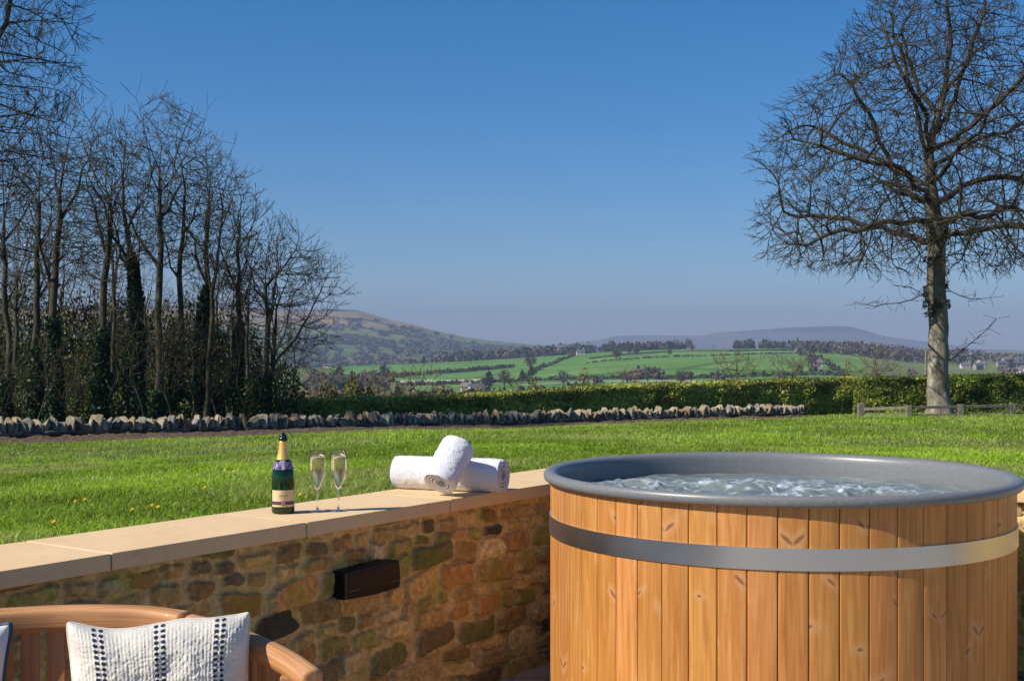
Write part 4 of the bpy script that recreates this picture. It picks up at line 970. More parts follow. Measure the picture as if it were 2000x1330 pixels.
def tree_object(name, label, pos, par, tip, trunk, loc, barkT, barkB, ex=2.4, group=None, flare=True, taper=.0):
    r, main = tree_radii(pos, par, tip, trunk, ex)
    loc = np.array(loc, float); n = len(pos)
    z = pos[:, 2]-pos[0, 2]
    hz_ = np.clip(z/(z.max()+1e-6), 0, 1); r = np.where(r > tip*1.5, np.maximum(tip, r*(1-taper*hz_**.7)), r)
    if flare: 
        sel0 = r > trunk*.6; r = np.where(sel0, r*(1+.45*np.exp(-z/.45)), r)
    # the trunk: follow the main child from the root
    chain = []; i = main[0]
    while i >= 0 and r[i] > trunk*.22: chain.append(i); i = main[i]
    istr = np.zeros(n, bool); istr[chain] = True
    root = thing(name, label, 'tree', tuple(loc), 0, group)
    V, Q = branch_mesh(pos-loc, par, r, main, np.array(chain), 14); mesh_np('trunk', V, [Q], barkT, root, True)
    idx = np.arange(1, n); rest = idx[~istr[1:]]; thick = rest[r[rest] > .03]; thin = rest[r[rest] <= .03]
    V2, Q2 = branch_mesh(pos-loc, par, r, main, thin, 3)
    if len(thick):
        V1, Q1 = branch_mesh(pos-loc, par, r, main, thick, 7); mesh_np('branches', np.concatenate([V1, V2]), [np.concatenate([Q1, Q2+len(V1)])], barkB, root, True)
    else: mesh_np('branches', V2, [Q2], barkB, root, True)
    return root, r, main, chain

def polyline_nodes(pos, par, pts, start, step, rs, jit=.03):
    """append a limb through pts (3-D), hanging on node index start"""
    last = start; P = [np.array(pos[start])]+[np.array(p) for p in pts]
    for a, b in zip(P[:-1], P[1:]):
        L = np.linalg.norm(b-a); k = max(1, int(L/step))
        for q in range(1, k+1):
            p = a+(b-a)*q/k+rs.normal(0, jit, 3)*(1 if q < k else .5); pos.append(p); par.append(last); last = len(pos)-1
    return last

# the big bare tree on the right
YT = 47.0
def tp(px, py, dy=0.0): Y = YT; p = at(px, py, Y); p[1] += dy; return p
rs = np.random.default_rng(77)
pos = [tp(1835, 812)]; par = [-1]; pos[0][2] = gz(pos[0][0], pos[0][1])-.15
nodes = {}
trunk_pts = [(1834, 790), (1832, 740), (1834, 690), (1834, 640), (1832, 600), (1828, 560), (1829, 515), (1828, 470), (1824, 435), (1822, 400), (1819, 365), (1816, 330), (1813, 295), (1822, 260), (1833, 225), (1842, 185), (1850, 140), (1855, 90), (1853, 40), (1848, -10), (1846, -60)]
last = 0
for (x, y) in trunk_pts:
    last = polyline_nodes(pos, par, [tp(x, y)], last, .45, rs, .025); nodes[y] = last
limbs = [(435, [(1775, 438, -.8), (1700, 448, -1.4), (1630, 462, -1.6), (1560, 478, -1.2), (1500, 500, -.8)]),
         (400, [(1768, 372, .3), (1754, 335, .5), (1742, 290, .6), (1715, 240, .4), (1680, 190, .2), (1650, 130, .4), (1632, 90, .5)]),
         (400, [(1790, 385, -1.0), (1730, 350, -1.8), (1660, 325, -2.0), (1580, 305, -1.6), (1510, 300, -1.2)]),
         (365, [(1775, 320, 1.6), (1700, 270, 2.6), (1630, 215, 3.2), (1570, 175, 3.0)]),
         (470, [(1790, 455, 1.2), (1720, 425, 2.6), (1650, 405, 3.4), (1570, 395, 3.6), (1500, 400, 3.0)]),
         (330, [(1795, 270, -.3), (1780, 210, -.4), (1760, 140, -.5), (1738, 60, -.3), (1728, 0, 0)]),
         (295, [(1775, 235, -1.8), (1720, 165, -2.6), (1690, 90, -2.4)]),
         (400, [(1870, 375, -.4), (1920, 352, -.6), (1980, 350, -.5), (2050, 370, .2), (2120, 380, .4)]),
         (435, [(1880, 430, 1.0), (1950, 410, 2.0), (2030, 400, 2.6), (2120, 410, 2.4)]),
         (470, [(1885, 462, -1.0), (1950, 450, -1.8), (2030, 465, -2.2), (2110, 490, -2.0)]),
         (330, [(1860, 305, .2), (1915, 282, .3), (1975, 262, .5), (2060, 235, .9)]),
         (295, [(1850, 265, -1.5), (1900, 215, -2.6), (1960, 160, -3.2), (2020, 120, -3.2)]),
         (260, [(1865, 215, .8), (1895, 160, 1.2), (1925, 95, 1.4), (1950, 30, 1.2)]),
         (225, [(1815, 160, 1.2), (1800, 95, 1.8), (1795, 20, 2.0)]),
         (185, [(1870, 130, -1.0), (1885, 70, -1.6), (1890, 10, -1.6)]),
         (365, [(1822, 330, -2.5), (1830, 290, -4.2), (1835, 260, -5.4)]),
         (400, [(1815, 370, 2.4), (1810, 335, 4.2), (1800, 300, 5.6)]),
         (470, [(1810, 460, -2.2), (1790, 450, -4.2), (1770, 455, -5.6)])]
lim_nodes = []
for y, pts in limbs:
    a = len(pos); pts = pts[:-1] if len(pts) > 3 else pts; polyline_nodes(pos, par, [tp(x, yy, dy)+np.array([0, 0, rs.normal(0, .12)]) for (x, yy, dy) in pts], nodes[y], .42, rs, .07); lim_nodes += list(range(a, len(pos)))
# low epicormic sprays
n_att = 13000; Rr = ([-95, -40, 0, 50, 100, 150, 200, 300, 400, 460, 500, 525], [20, 75, 125, 178, 215, 268, 318, 362, 375, 380, 355, 240])
att = []
while len(att) < n_att:
    y = rs.uniform(-95, 525); rad = np.interp(y, *Rr)/F*YT; q = rs.random()**.42; a = rs.uniform(0, 2*math.pi)
    if y > 480 and q < .45: continue
    lump = .88+.24*vnoise(np.array([a*1.6+9]), np.array([y/60]))[0]
    x = 1835+rs.normal(0, 2); p = tp(x, y); p[0] += math.cos(a)*rad*q*lump; p[1] += math.sin(a)*rad*q*lump*.9; att.append(p)
att = np.array(att)
P_, Q_ = colonise(pos, par, att, .24, .33, 2.2, .03, 120, .06, rs)
P_ = smooth_nodes(P_, Q_, len(pos), 6)
P_, Q_ = add_twigs(P_, Q_, rs, 4, .17, .42, .05, 4, 2, .20, .85, tp(1835, 330))
pos = [p for p in P_]; par = list(Q_)
low = []
for y, pts in ((560, [(1795, 578, -.3), (1750, 592, -.4), (1705, 600, -.3), (1668, 590, -.2)]), (560, [(1865, 570, .3), (1905, 582, .5), (1945, 580, .6)]), (600, [(1790, 560, .6), (1760, 555, 1.0)]), (690, [(1862, 702, .2), (1885, 685, .2), (1908, 662, .1), (1930, 642, 0), (1946, 622, 0)])):
    a = len(pos); polyline_nodes(pos, par, [tp(*p) for p in pts], nodes[y], .3, rs, .04); low += list(range(a, len(pos)))
P_ = np.array(pos); Q_ = np.array(par)
# sprays on the low shoots
nlow = np.array(low); k = np.repeat(nlow, 3); base = P_[k]; dirs = rs.normal(0, 1, base.shape)*np.array([1, .6, .55]); dirs /= np.linalg.norm(dirs, axis=1)[:, None]
for g in range(3):
    new = base+dirs*(.2-.03*g); i0 = len(P_); P_ = np.concatenate([P_, new]); Q_ = np.concatenate([Q_, k]); k = np.arange(i0, i0+len(new)); base = new; dirs = dirs+rs.normal(0, .4, dirs.shape); dirs /= np.linalg.norm(dirs, axis=1)[:, None]
tp0 = np.array(pos[0])
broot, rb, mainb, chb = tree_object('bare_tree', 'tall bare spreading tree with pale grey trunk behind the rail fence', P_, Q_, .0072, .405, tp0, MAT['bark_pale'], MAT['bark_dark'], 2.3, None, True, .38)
print('big tree nodes', len(P_))
# burrs and moss tufts round the trunk
r = np.random.default_rng(5); n = 5200; yy = r.choice([r.uniform(470, 560), 1], n) if 0 else np.where(r.random(n) < .5, r.uniform(455, 560, n), r.uniform(555, 620, n)); a = r.uniform(0, 6.28, n)
Pm = np.array([tp(1829, y) for y in yy]); rad = .40*(.9+.35*r.random(n)); Pm[:, 0] += np.cos(a)*rad; Pm[:, 1] += np.sin(a)*rad
keepm = (fbm(a*1.3, yy/22., 3) > .52); Pm = Pm[keepm]
c = np.array([[.06, .055, .02]])*(.5+r.random(len(Pm)))[:, None]; V, Q, cc = leaf_cards(Pm-tp0, .05, c, 6, .3); mesh_np('moss', V, [Q], MAT['leaf'], broot, col=cc)

# woodland on the left ------------------------------------------------------
def wood_tree(label, px, Y, top_py, crown_px, cw, cbot_py, lean=0, trunk=.16, ivy=0, seed=1, natt=700, tip=.0055, up=.26, name='woodland_tree', forks=None, kill=.33, step=.26, group='bare trees of the wood'):
    rs = np.random.default_rng(seed); base = at(px, 700, Y); base[2] = gz(base[0], base[1])-.1
    pos = [base]; par = [-1]; s = Y/F; ztop = CZ-(top_py-HY)*s; zb = CZ-(cbot_py-HY)*s; xt = (crown_px-CX)*s
    H = ztop-base[2]; kk = 14; last = 0; wob = rs.normal(0, .06, (kk+1, 2)).cumsum(0)*.8
    hk = (zb-base[2])/H
    for k in range(1, kk+1):
        t = k/kk; 
        if t > .86: break
        p = np.array([base[0]+(xt-base[0])*t**1.3+wob[k, 0], Y+wob[k, 1]*1.2, base[2]+H*t]); last = polyline_nodes(pos, par, [p], last, .5, rs, .02)
    nt = len(pos)
    # rising main limbs
    for k in range(7):
        t = rs.uniform(min(max(hk*.8, .22), .5), .78); i = int(t*nt/.86); i = min(i, nt-1); st = pos[i]; a = rs.uniform(0, 6.28); R_ = cw*s*.5*rs.uniform(.5, .95)
        e = np.array([st[0]+math.cos(a)*R_, st[1]+math.sin(a)*R_*.8, st[2]+R_*rs.uniform(1.5, 2.8)]); e[2] = min(e[2], ztop-.3); mid_ = st*.5+e*.5; mid_[2] -= R_*.15
        polyline_nodes(pos, par, [mid_, e], i, .4, rs, .05)
    att = []
    while len(att) < natt:
        t = rs.random(); z = zb+(ztop-zb)*t; rad = cw*s*.5*math.sin(math.pi*min(1, (t*.86+.14)))**.6*(1.0 if t < .6 else 1.0); rad *= (1.0-.25*(t > .8))
        q = rs.random()**.5; a = rs.uniform(0, 6.28); cxx = base[0]+(xt-base[0])*((z-base[2])/H)**1.3
        att.append([cxx+math.cos(a)*rad*q, Y+math.sin(a)*rad*q*.8, z])
    P, Q = colonise(pos, par, np.array(att), step, kill, 4.0, up, 90, .07, rs)
    P = smooth_nodes(P, Q, len(pos), 3)
    P, Q = add_twigs(P, Q, rs, 3, .24, .36, .24, 4, 2, .16, .75)
    root, r_, main, ch = tree_object(name, label, P, Q, tip, trunk, base, MAT['bark_wood'], MAT['bark_wood'], 2.2, group, True, .45)
    if ivy:
        chs = set(ch); zi = base[2]+ivy*H; tr = [c for c in ch if P[c][2] < zi]
        big = [i for i in range(1, len(P)) if (r_[i] > .085 or i in chs) and P[i][2] < zi and abs(P[i][0]-base[0]) < .35+.28*(P[i][2]-base[2])**.5]
        n = int(2600*len(tr)**.0*ivy*H/3); idx = rs.choice(np.array(big), n); t = rs.random(n)[:, None]; pp_ = P[idx]*(1-t)+P[Q[idx]]*t
        hrel = (pp_[:, 2]-base[2])/(ivy*H); rad = (r_[idx]+.03+.20*rs.random(n)*(1.15-hrel)*(.4+1.3*fbm(pp_[:, 2]*2.0, idx*0+seed, 3)))
        a = rs.uniform(0, 6.28, n); pp_ = pp_+np.stack([np.cos(a)*rad, np.sin(a)*rad, rs.normal(0, .1, n)], 1)
        pal = np.array([(.015, .04, .012), (.025, .06, .015), (.04, .075, .02), (.012, .03, .012)])
        c = pal[rs.integers(4, size=n)]*(.6+.8*rs.random(n))[:, None]; V, Qd, cc = leaf_cards(pp_-base, .058, c, seed, -.2, .75); mesh_np('ivy', V, [Qd], MAT['ivy'], root, col=cc)
    return root
WT = [  # label, px, Y, top, crown px, crown width, crown bottom, trunk, ivy
 ('massive bare tree reaching in from the top left corner of the photo', -150, 33, -330, -80, 540, 420, .30, 0, 3400),
 ('bare tree with a dark trunk at the left edge of the wood', 12, 41, 250, 10, 190, 560, .15, .25, 500),
 ('bare tree with twin dark trunks left of the pale stemmed one', 62, 40, 210, 75, 190, 560, .17, .3, 600),
 ('leaning dark bare tree with ivy on its lower trunk', 100, 39.5, 190, 150, 200, 520, .19, .38, 700),
 ('bare tree with glossy ivy wrapped round its lower trunk', 192, 39, 235, 195, 220, 560, .18, .40, 750),
 ('wide bare tree with the tallest ivy column in the wood', 256, 40, 225, 235, 200, 520, .20, .62, 700),
 ('tallest slim bare tree in the middle of the wood', 303, 39, 188, 312, 215, 520, .17, .16, 850),
 ('bare tree with two upright limbs right of the tallest one', 345, 41, 232, 372, 150, 540, .15, .35, 600),
 ('olive ivy clad tree behind the middle trunks', 372, 42, 262, 405, 170, 520, .16, .55, 600),
 ('slender pale stemmed bare tree over the wall', 398, 39, 290, 438, 150, 560, .12, .0, 600),
 ('bare tree with bushy ivy and a shorter crown', 455, 41, 350, 470, 150, 560, .14, .45, 550),
 ('bare tree with ivy clad lower stem at the right of the wood', 508, 40, 440, 550, 200, 620, .15, .35, 700),
 ('small spreading bare tree at the right end of the wood', 522, 41, 468, 592, 225, 700, .13, .2, 1000)]
for k, (lb, px, Y, top, cpx, cw, cb, tr, iv, na_) in enumerate(WT):
    wood_tree(lb, px, Y, top, cpx, cw, cb, trunk=tr*(.78 if k else 1), ivy=iv, seed=100+k, natt=int(na_*1.95), kill=.33 if k else .27)
print('wood done')
# slender trunks further back: one built, the rest copies
r = np.random.default_rng(9)
protos = []
for k in range(3):
    lb = 'slender bare tree deep inside the wood'
    Y = 47+3*k; px = [35, 230, 420][k]
    o = wood_tree(lb, px, Y, [420, 380, 470][k], px+10, 120, 600, trunk=.10, ivy=.35*(k != 1), seed=300+k, natt=260, group='slender trees deep in the wood')
    protos.append((o, list(o.children), gz(o.location.x, o.location.y)))
for k in range(16):
    o, kids, _ = protos[k % 3]; px = -60+k*36+r.uniform(-14, 14); Y = r.uniform(44, 56); x = (px-CX)/F*Y
    dup(o, kids, (x, Y, gz(x, Y)-.1), r.uniform(0, 6.28), r.uniform(.7, 1.1), 'slender bare tree deep inside the wood', 'slender trees deep in the wood')
# thin saplings at the edge of the wood: one built, the rest copies
Y = 38.5; sap = wood_tree('thin bare sapling among the undergrowth by the wall', 70, Y, 660, 80, 90, 790, trunk=.035, seed=611, natt=150, tip=.005, name='bare_sapling', group='thin saplings along the wood edge', up=.1)
sk = list(sap.children)
for k, px in enumerate((5, 130, 175, 215, 275, 330, 365, 425, 480, 545, 580)):
    Y = 37.5+.8*(k % 4); x = (px-CX)/F*Y; dup(sap, sk, (x, Y, gz(x, Y)-.1), r.uniform(0, 6.28), r.uniform(.75, 1.3))
# undergrowth
ug = [(.05, .085, .015), (.11, .15, .02), (.03, .05, .012), (.17, .19, .035), (.06, .06, .02)]
pos_l = [('by the far left trunks', -30), ('between the left edge trunks', 40), ('left of the ivy wrapped trunk', 118), ('right of the ivy wrapped trunk', 165), ('under the tallest ivy column', 225), ('at the foot of the tallest slim tree', 290), ('among the middle trunks', 345), ('behind the slender pale stem', 410), ('under the shorter crowned ivy tree', 470), ('at the right end of the wood', 535)]
for k, (lb, px) in enumerate(pos_l):
    Y = 41+(k % 3)*1.4; x = (px-CX)/F*Y
    shrub('undergrowth_shrub', 'dark leafy undergrowth shrub '+lb, 'shrub', x, Y, 1.15, 1.7+.8*(k % 2), 5200, ug, .05, 400+k, 'leaf', 'undergrowth shrubs along the wood edge')
bk = [(.11, .12, .022), (.19, .18, .035), (.06, .075, .015), (.022, .030, .01), (.018, .024, .008)]  # last two near-black greens paint the darkness between the stems
for k, px in enumerate((-70, -20, 30, 75, 120, 165, 210, 255, 300, 345, 390, 430, 470)):
    Y = 52+(k % 2)*3; x = (px-CX)/F*Y; shrub('thicket_bush', ['tall olive thicket bush at the back of the wood', 'tall olive thicket bush behind the ivy trunks'][k % 2], 'shrub', x, Y, 1.5, [7.0, 6.2, 6.8, 5.6, 6.4][k % 5]*(1 if k < 9 else .8), 6500, bk, .07, 500+k, 'leaf', 'thicket bushes at the back of the wood', 1.3)

# ------------------------------------------------------------------ fence, pole, shrubs beyond the hedge
fe = thing('rail_fence', 'low weathered post and rail fence round the foot of the big tree', 'fence')
YF = [45.2, 44.0, 44.3, 44.6, 45.0, 45.4]; PXF = [1682, 1775, 1876, 1977, 2080, 2185]
fp = []
for px, Y in zip(PXF, YF):
    x = (px-CX)/F*Y; fp.append(np.array([x, Y, gz(x, Y)]))
tops = [.50, .42, .42, .42, .42, .42]
for k, p in enumerate(fp):
    mb2 = MB(); wd_ = .24 if k == 0 else .19; mb2.box((p[0], p[1], p[2]+tops[k]/2-.1), (wd_, wd_, tops[k]+.2)); mb2.build('post', MAT['fence'], fe, bevel=.015)
for a, b in zip(fp[:-1], fp[1:]):
    for hz in (.34, .06):
        d = b-a; L = np.linalg.norm(d[:2]); c = (a+b)/2; an = math.atan2(d[1], d[0]); h0 = a[2]+hz-(.05 if a is fp[0] and hz > .2 else 0); h1 = b[2]+hz
        pt = math.atan2(h1-h0, L); Mx = Matrix.Translation((c[0], c[1]-.02, (h0+h1)/2)) @ Matrix.Rotation(an, 4, 'Z') @ Matrix.Rotation(-pt, 4, 'Y')
        mb2 = MB(); mb2.box((0, 0, 0), (L-.15, .05, .10), Mx); mb2.build('rail', MAT['fence'], fe, bevel=.006)
x, Y = (1808-CX)/F*56, 56; up_ = thing('utility_pole', 'thin wooden utility pole just left of the big tree trunk', 'pole', (x, Y, gz(x, Y)))
zt = CZ-(682-HY)/F*56-gz(x, Y); v, q, t = tube_np(np.array([[0, 0, -.3], [0, 0, zt]]), [.05, .04], 10); mesh_np('shaft', v, [q, t], MAT['fence'], up_, True)
mb2 = MB(); mb2.box((0, 0, zt-.25), (.45, .05, .06)); mb2.build('crossarm', MAT['fence'], up_)

SH = [('wide bare shrubby tree above the middle of the hedge', 1440, 78, 692, 100, .10), ('low bare fan shaped tree right of the widest one', 1540, 82, 702, 95, .08), ('bare domed tree left of the big trunk', 1710, 80, 688, 85, .10), ('bare brown bush above the left part of the hedge', 800, 70, 728, 120, .08), ('bare brown bush next to the willow', 745, 75, 742, 70, .06), ('small bare tree standing above the hedge middle', 1225, 95, 722, 60, .06), ('pale bare bush low behind the hedge', 1010, 80, 745, 70, .05), ('twiggy bush right of the small wood', 625, 62, 720, 90, .06)]
for k, (lb, px, Y, top, cw, tr) in enumerate(SH):
    o = wood_tree(lb, px, Y, top, px, cw, 745, trunk=tr, seed=700+k, natt=330, tip=.010, name='bare_shrub_tree', group='bare shrubby trees beyond the hedge', kill=.45, step=.3)
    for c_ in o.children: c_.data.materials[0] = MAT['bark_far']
for k, (lb, px, Y, top, hw, pal) in enumerate([('yellow green willow bush behind the left hedge end', 690, 68, 738, 34, [(.16, .15, .03), (.12, .12, .02)]), ('brown green bush left of the willow', 640, 66, 752, 30, [(.11, .10, .03)]), ('small dark evergreen right of the willow', 720, 60, 765, 22, [(.05, .06, .015)]), ('orange budding bush left of the domed bare tree', 1656, 150, 712, 14, [(.2, .13, .03)]), ('golden green bush above the hedge centre', 1140, 110, 733, 22, [(.15, .13, .03)]), ('olive bush behind the hedge near the farm', 1045, 100, 745, 25, [(.10, .10, .03)])]):
    x = (px-CX)/F*Y; g0 = gz(x, Y); rz = (CZ-(top-HY)/F*Y-g0); shrub('valley_bush', lb, 'bush', x, Y, hw/F*Y, rz, 2600, pal, .09, 800+k, 'leaf', 'bushes beyond the hedge')

# ------------------------------------------------------------------ far woods, field trees, hedgerows
def clump_pts(r, n): 
    d = r.normal(0, 1, (n, 3)); d /= np.linalg.norm(d, axis=1)[:, None]; q = r.random(n)**.4; P = d*q[:, None]*(.8+.4*r.random(n))[:, None]; P[:, 2] = P[:, 2]*.5+.55; return P
def px_place(px, py, Y): return (px-CX)/F*Y
PALW = [(.145, .11, .08), (.125, .095, .068), (.09, .09, .055), (.16, .125, .09), (.065, .075, .04)]
far_specs = []   # x, y, radius, height, colour
r = np.random.default_rng(55)
def band(pxa, pxb, Ya, Yb, n, rad=(4, 7), hgt=(8, 14), pal=PALW, clump=.0):
    for k in range(n):
        px = r.uniform(pxa, pxb); Y = r.uniform(Ya, Yb); x = (px-CX)/F*Y
        if clump and vnoise(np.array([x/clump]), np.array([Y/clump]))[0] < .5: continue
        far_specs.append((x, Y, r.uniform(*rad), r.uniform(*hgt), pal[r.integers(len(pal))]))
band(560, 1130, 1750, 2500, 520, (5, 9), (9, 15), clump=160)
band(850, 1160, 1520, 1800, 170, (5, 8), (9, 15))
band(560, 1020, 2500, 3300, 380, (6, 10), (9, 14), [(.10, .10, .06), (.13, .11, .075), (.075, .08, .05)], clump=180)
band(680, 980, 3300, 3500, 60, (7, 10), (8, 12), [(.05, .05, .035)], clump=60)
band(1020, 1180, 2300, 3200, 160, (7, 12), (12, 18), [(.045, .05, .035), (.075, .07, .05)])
band(1640, 1880, 1100, 1900, 330, (5, 8), (8, 13), clump=120); band(1880, 2350, 1000, 1500, 170, (3, 6), (5, 9), clump=60); band(1860, 2350, 1500, 1900, 200, (5, 8), (8, 13))
band(1560, 1900, 2000, 3500, 300, (7, 11), (10, 15), clump=260)
band(1430, 1680, 1560, 1700, 60, (5, 8), (9, 13), [(.06, .07, .045), (.08, .075, .05)])
band(1180, 1330, 1540, 1640, 55, (5, 8), (8, 12), [(.05, .055, .04), (.09, .075, .055)])
band(1050, 1800, 4800, 6800, 340, (14, 26), (10, 18), [(.05, .055, .04), (.08, .075, .05)], clump=420)
band(560, 2300, 260, 560, 420, (3, 5), (5, 9), [(.17, .13, .075), (.16, .14, .06), (.13, .105, .06), (.11, .12, .04)], clump=60)
band(600, 760, 700, 1250, 130, (4, 6), (7, 11), clump=90); band(560, 1120, 240, 420, 260, (2.5, 4.5), (5, 8), [(.16, .12, .07), (.13, .11, .05), (.11, .08, .05)]); band(1100, 1800, 700, 850, 90, (3, 5), (5, 8), [(.13, .10, .07), (.10, .085, .055)], clump=40); band(1560, 1860, 1250, 1500, 160, (4, 7), (7, 11), [(.12, .095, .07), (.10, .08, .06)])
# hedgerows: lines of little bushes along field edges
def hrow(pts, n, rad=(1.5, 3), hgt=(2, 4), pal=((.07, .085, .035), (.10, .095, .05))):
    pts = [np.array([(px-CX)/F*Y, Y]) for px, Y in pts]; s = np.linspace(0, len(pts)-1.001, n)
    for q in s:
        i = int(q); p = pts[i]*(1-(q-i))+pts[i+1]*(q-i)+r.normal(0, 1.2, 2); far_specs.append((p[0], p[1], r.uniform(*rad), r.uniform(*hgt), pal[r.integers(len(pal))]))
hrow([(640, 780), (800, 860), (1020, 850), (1300, 800), (1640, 830)], 200); hrow([(1020, 850), (1060, 1100), (1120, 1400)], 60)
hrow([(1150, 1100), (1400, 1180), (1560, 1250)], 90, (1.2, 2), (1.2, 2.2)); hrow([(1200, 1300), (1370, 1350), (1600, 1330)], 80, (1.2, 2), (1.2, 2))
hrow([(1560, 1250), (1600, 1000), (1650, 830)], 70); hrow([(640, 1100), (800, 1150), (1000, 1180)], 90, (2, 4), (3, 5))
for Yb in (2600, 2850, 3150, 3350): hrow([(560, Yb), (760, Yb+120), (960, Yb-60)], 80, (3, 5), (3, 5))
N1 = 46; Vs = []; Cs = []; Ps = []
tot = len(far_specs); base_ = clump_pts(r, N1)
sp = np.array([(a, b, c, d) for a, b, c, d, _ in far_specs]); colr = np.array([c for *_, c in far_specs]); zg = ground_z(sp[:, 0], sp[:, 1])
Pc = np.stack([clump_pts(np.random.default_rng(k), N1) for k in range(40)])[np.arange(tot) % 40]
Pw = Pc*np.stack([sp[:, 2], sp[:, 2], sp[:, 3]], 1)[:, None]+np.stack([sp[:, 0], sp[:, 1], zg-.5], 1)[:, None]
cc = np.repeat(colr[:, None], N1, 1)*(.65+.7*r.random((tot, N1, 1)))
szs = np.repeat(sp[:, 2]*.30, N1)
V, Q, c4 = leaf_cards(Pw.reshape(-1, 3), szs, cc.reshape(-1, 3), 8, 0, .8)
o = mesh_np('far_woodland', V, [Q], MAT['far'], col=c4); tag(o, 'hazy leafless woods and hedgerows across the valley', 'woodland', kind='stuff')

# countable field trees
def field_tree_proto(seed, pal, name, cat_label, R_, H_, evergreen=False):
    r = np.random.default_rng(seed); root = thing(name, cat_label, 'tree', (0, 0, 0), 0, 'trees in the valley fields')
    n = 420; P = clump_pts(r, n)*np.array([R_, R_, H_*.8]); P[:, 2] += H_*.22
    if evergreen: P[:, :2] *= np.clip(1.35-P[:, 2:3]/H_, .15, 1)
    c = np.array(pal)[r.integers(len(pal), size=n)]*(.6+.8*r.random(n))[:, None]; V, Q, cc = leaf_cards(P, R_*.13, c, seed, .2, .6)
    cr = mesh_np('crown', V, [Q], MAT['far'], root, col=cc)
    mb = MB(); v, q, t = tube_np(np.array([[0, 0, -.5], [0, 0, H_*.35], [.2, 0, H_*.8]]), [.45, .35, .12], 6); mb.add(v, q, t)
    for k in range(7):
        a = r.uniform(0, 6.28); v, q, t = tube_np(np.array([[0, 0, H_*.3], [math.cos(a)*R_*.4, math.sin(a)*R_*.4, H_*.6], [math.cos(a)*R_*.75, math.sin(a)*R_*.75, H_*.85]]), [.22, .15, .05], 4); mb.add(v, q, t)
    tr = mb.build('trunk', MAT['bark_far'], root); return root, [cr, tr]
FT = [ # px, Y, size, type, label
 (1345, 1440, 1.0, 0, 'left tree of the pair on the green skyline'), (1195, 1430, 1.1, 0, 'bare tree on the hill crest right of the valley gap'), (1182, 1380, .9, 0, 'bare tree beside the farm on the hill crest'),
 (1228, 1250, 1.1, 0, 'bare tree on the green slope below the crest'), (1243, 1240, .9, 0, 'smaller bare tree on the green slope, next to a taller one'), (1205, 1060, 1.0, 0, 'lone bare tree in the middle of the green slope'),
 (1352, 1330, .7, 0, 'lone tree below the skyline wall line'), (1308, 1180, .6, 0, 'small lone tree in the open green field'), (1038, 880, .8, 1, 'dark evergreen at the hedgerow left of centre'), (1020, 820, .8, 1, 'dark pointed evergreen near the farm'),
 (955, 700, 1.1, 1, 'tall dark cypress beside the farm cottage'), (828, 1350, 1.0, 1, 'round dark tree in front of the brown woods'), (920, 1380, 1.1, 2, 'green rounded tree at the edge of the brown woods'), (1036, 1010, 1.2, 0, 'bare tree above the dark evergreen pair'),
 (1440, 1420, .9, 0, 'bare tree on the middle of the skyline'), (1500, 1350, .8, 0, 'bare tree below the skyline copse'), (1605, 1200, .9, 0, 'bare tree at the right side of the green hill'), (1560, 1190, .7, 0, 'bush like tree near the walled lane'),
 (1585, 870, 1.0, 0, 'bare tree right above the hedge below the lane'), (1265, 760, .9, 0, 'bare tree low in the field above the hedge'), (1330, 740, .8, 0, 'bare tree low in the field, right of its neighbour'), (1100, 760, .8, 0, 'bare tree above the hedge near the yellow bush'),
 (985, 780, .9, 0, 'bare tree between the farm and the long field wall'), (662, 900, 1.4, 1, 'large dark tree at the foot of the moor'), (1900, 1300, 1.0, 1, 'dark tree below the town houses'), (1760, 1250, 1.1, 0, 'bare tree left of the big trunk in the valley'),
 (1780, 1320, 1.0, 0, 'bare tree close to the left side of the big trunk'), (1668, 1300, 1.1, 0, 'bare tree on the lane right of the green hill'), (1645, 1330, .8, 2, 'olive tree where the green hill drops to the right'), (1975, 1150, 1.1, 1, 'dark tree near the right edge beneath the town')]
pr = [field_tree_proto(1, [(.12, .095, .07), (.09, .075, .05)], 'field_tree', 'x', 4.6, 12), field_tree_proto(2, [(.02, .035, .015), (.035, .05, .02)], 'field_tree', 'x', 3.6, 11, True), field_tree_proto(3, [(.07, .10, .03), (.09, .11, .035)], 'field_tree', 'x', 4.6, 10)]
firsts = [True]*3
for k, (px, Y, s, ty, lb) in enumerate(FT):
    x = (px-CX)/F*Y; loc = (x, Y, gz(x, Y)-.3); root, kids = pr[ty]
    if firsts[ty]: root.location = loc; root.scale = (s,)*3; root['label'] = lb; firsts[ty] = False
    else: dup(root, kids, loc, random.uniform(0, 6.28), s, lb, 'trees in the valley fields')

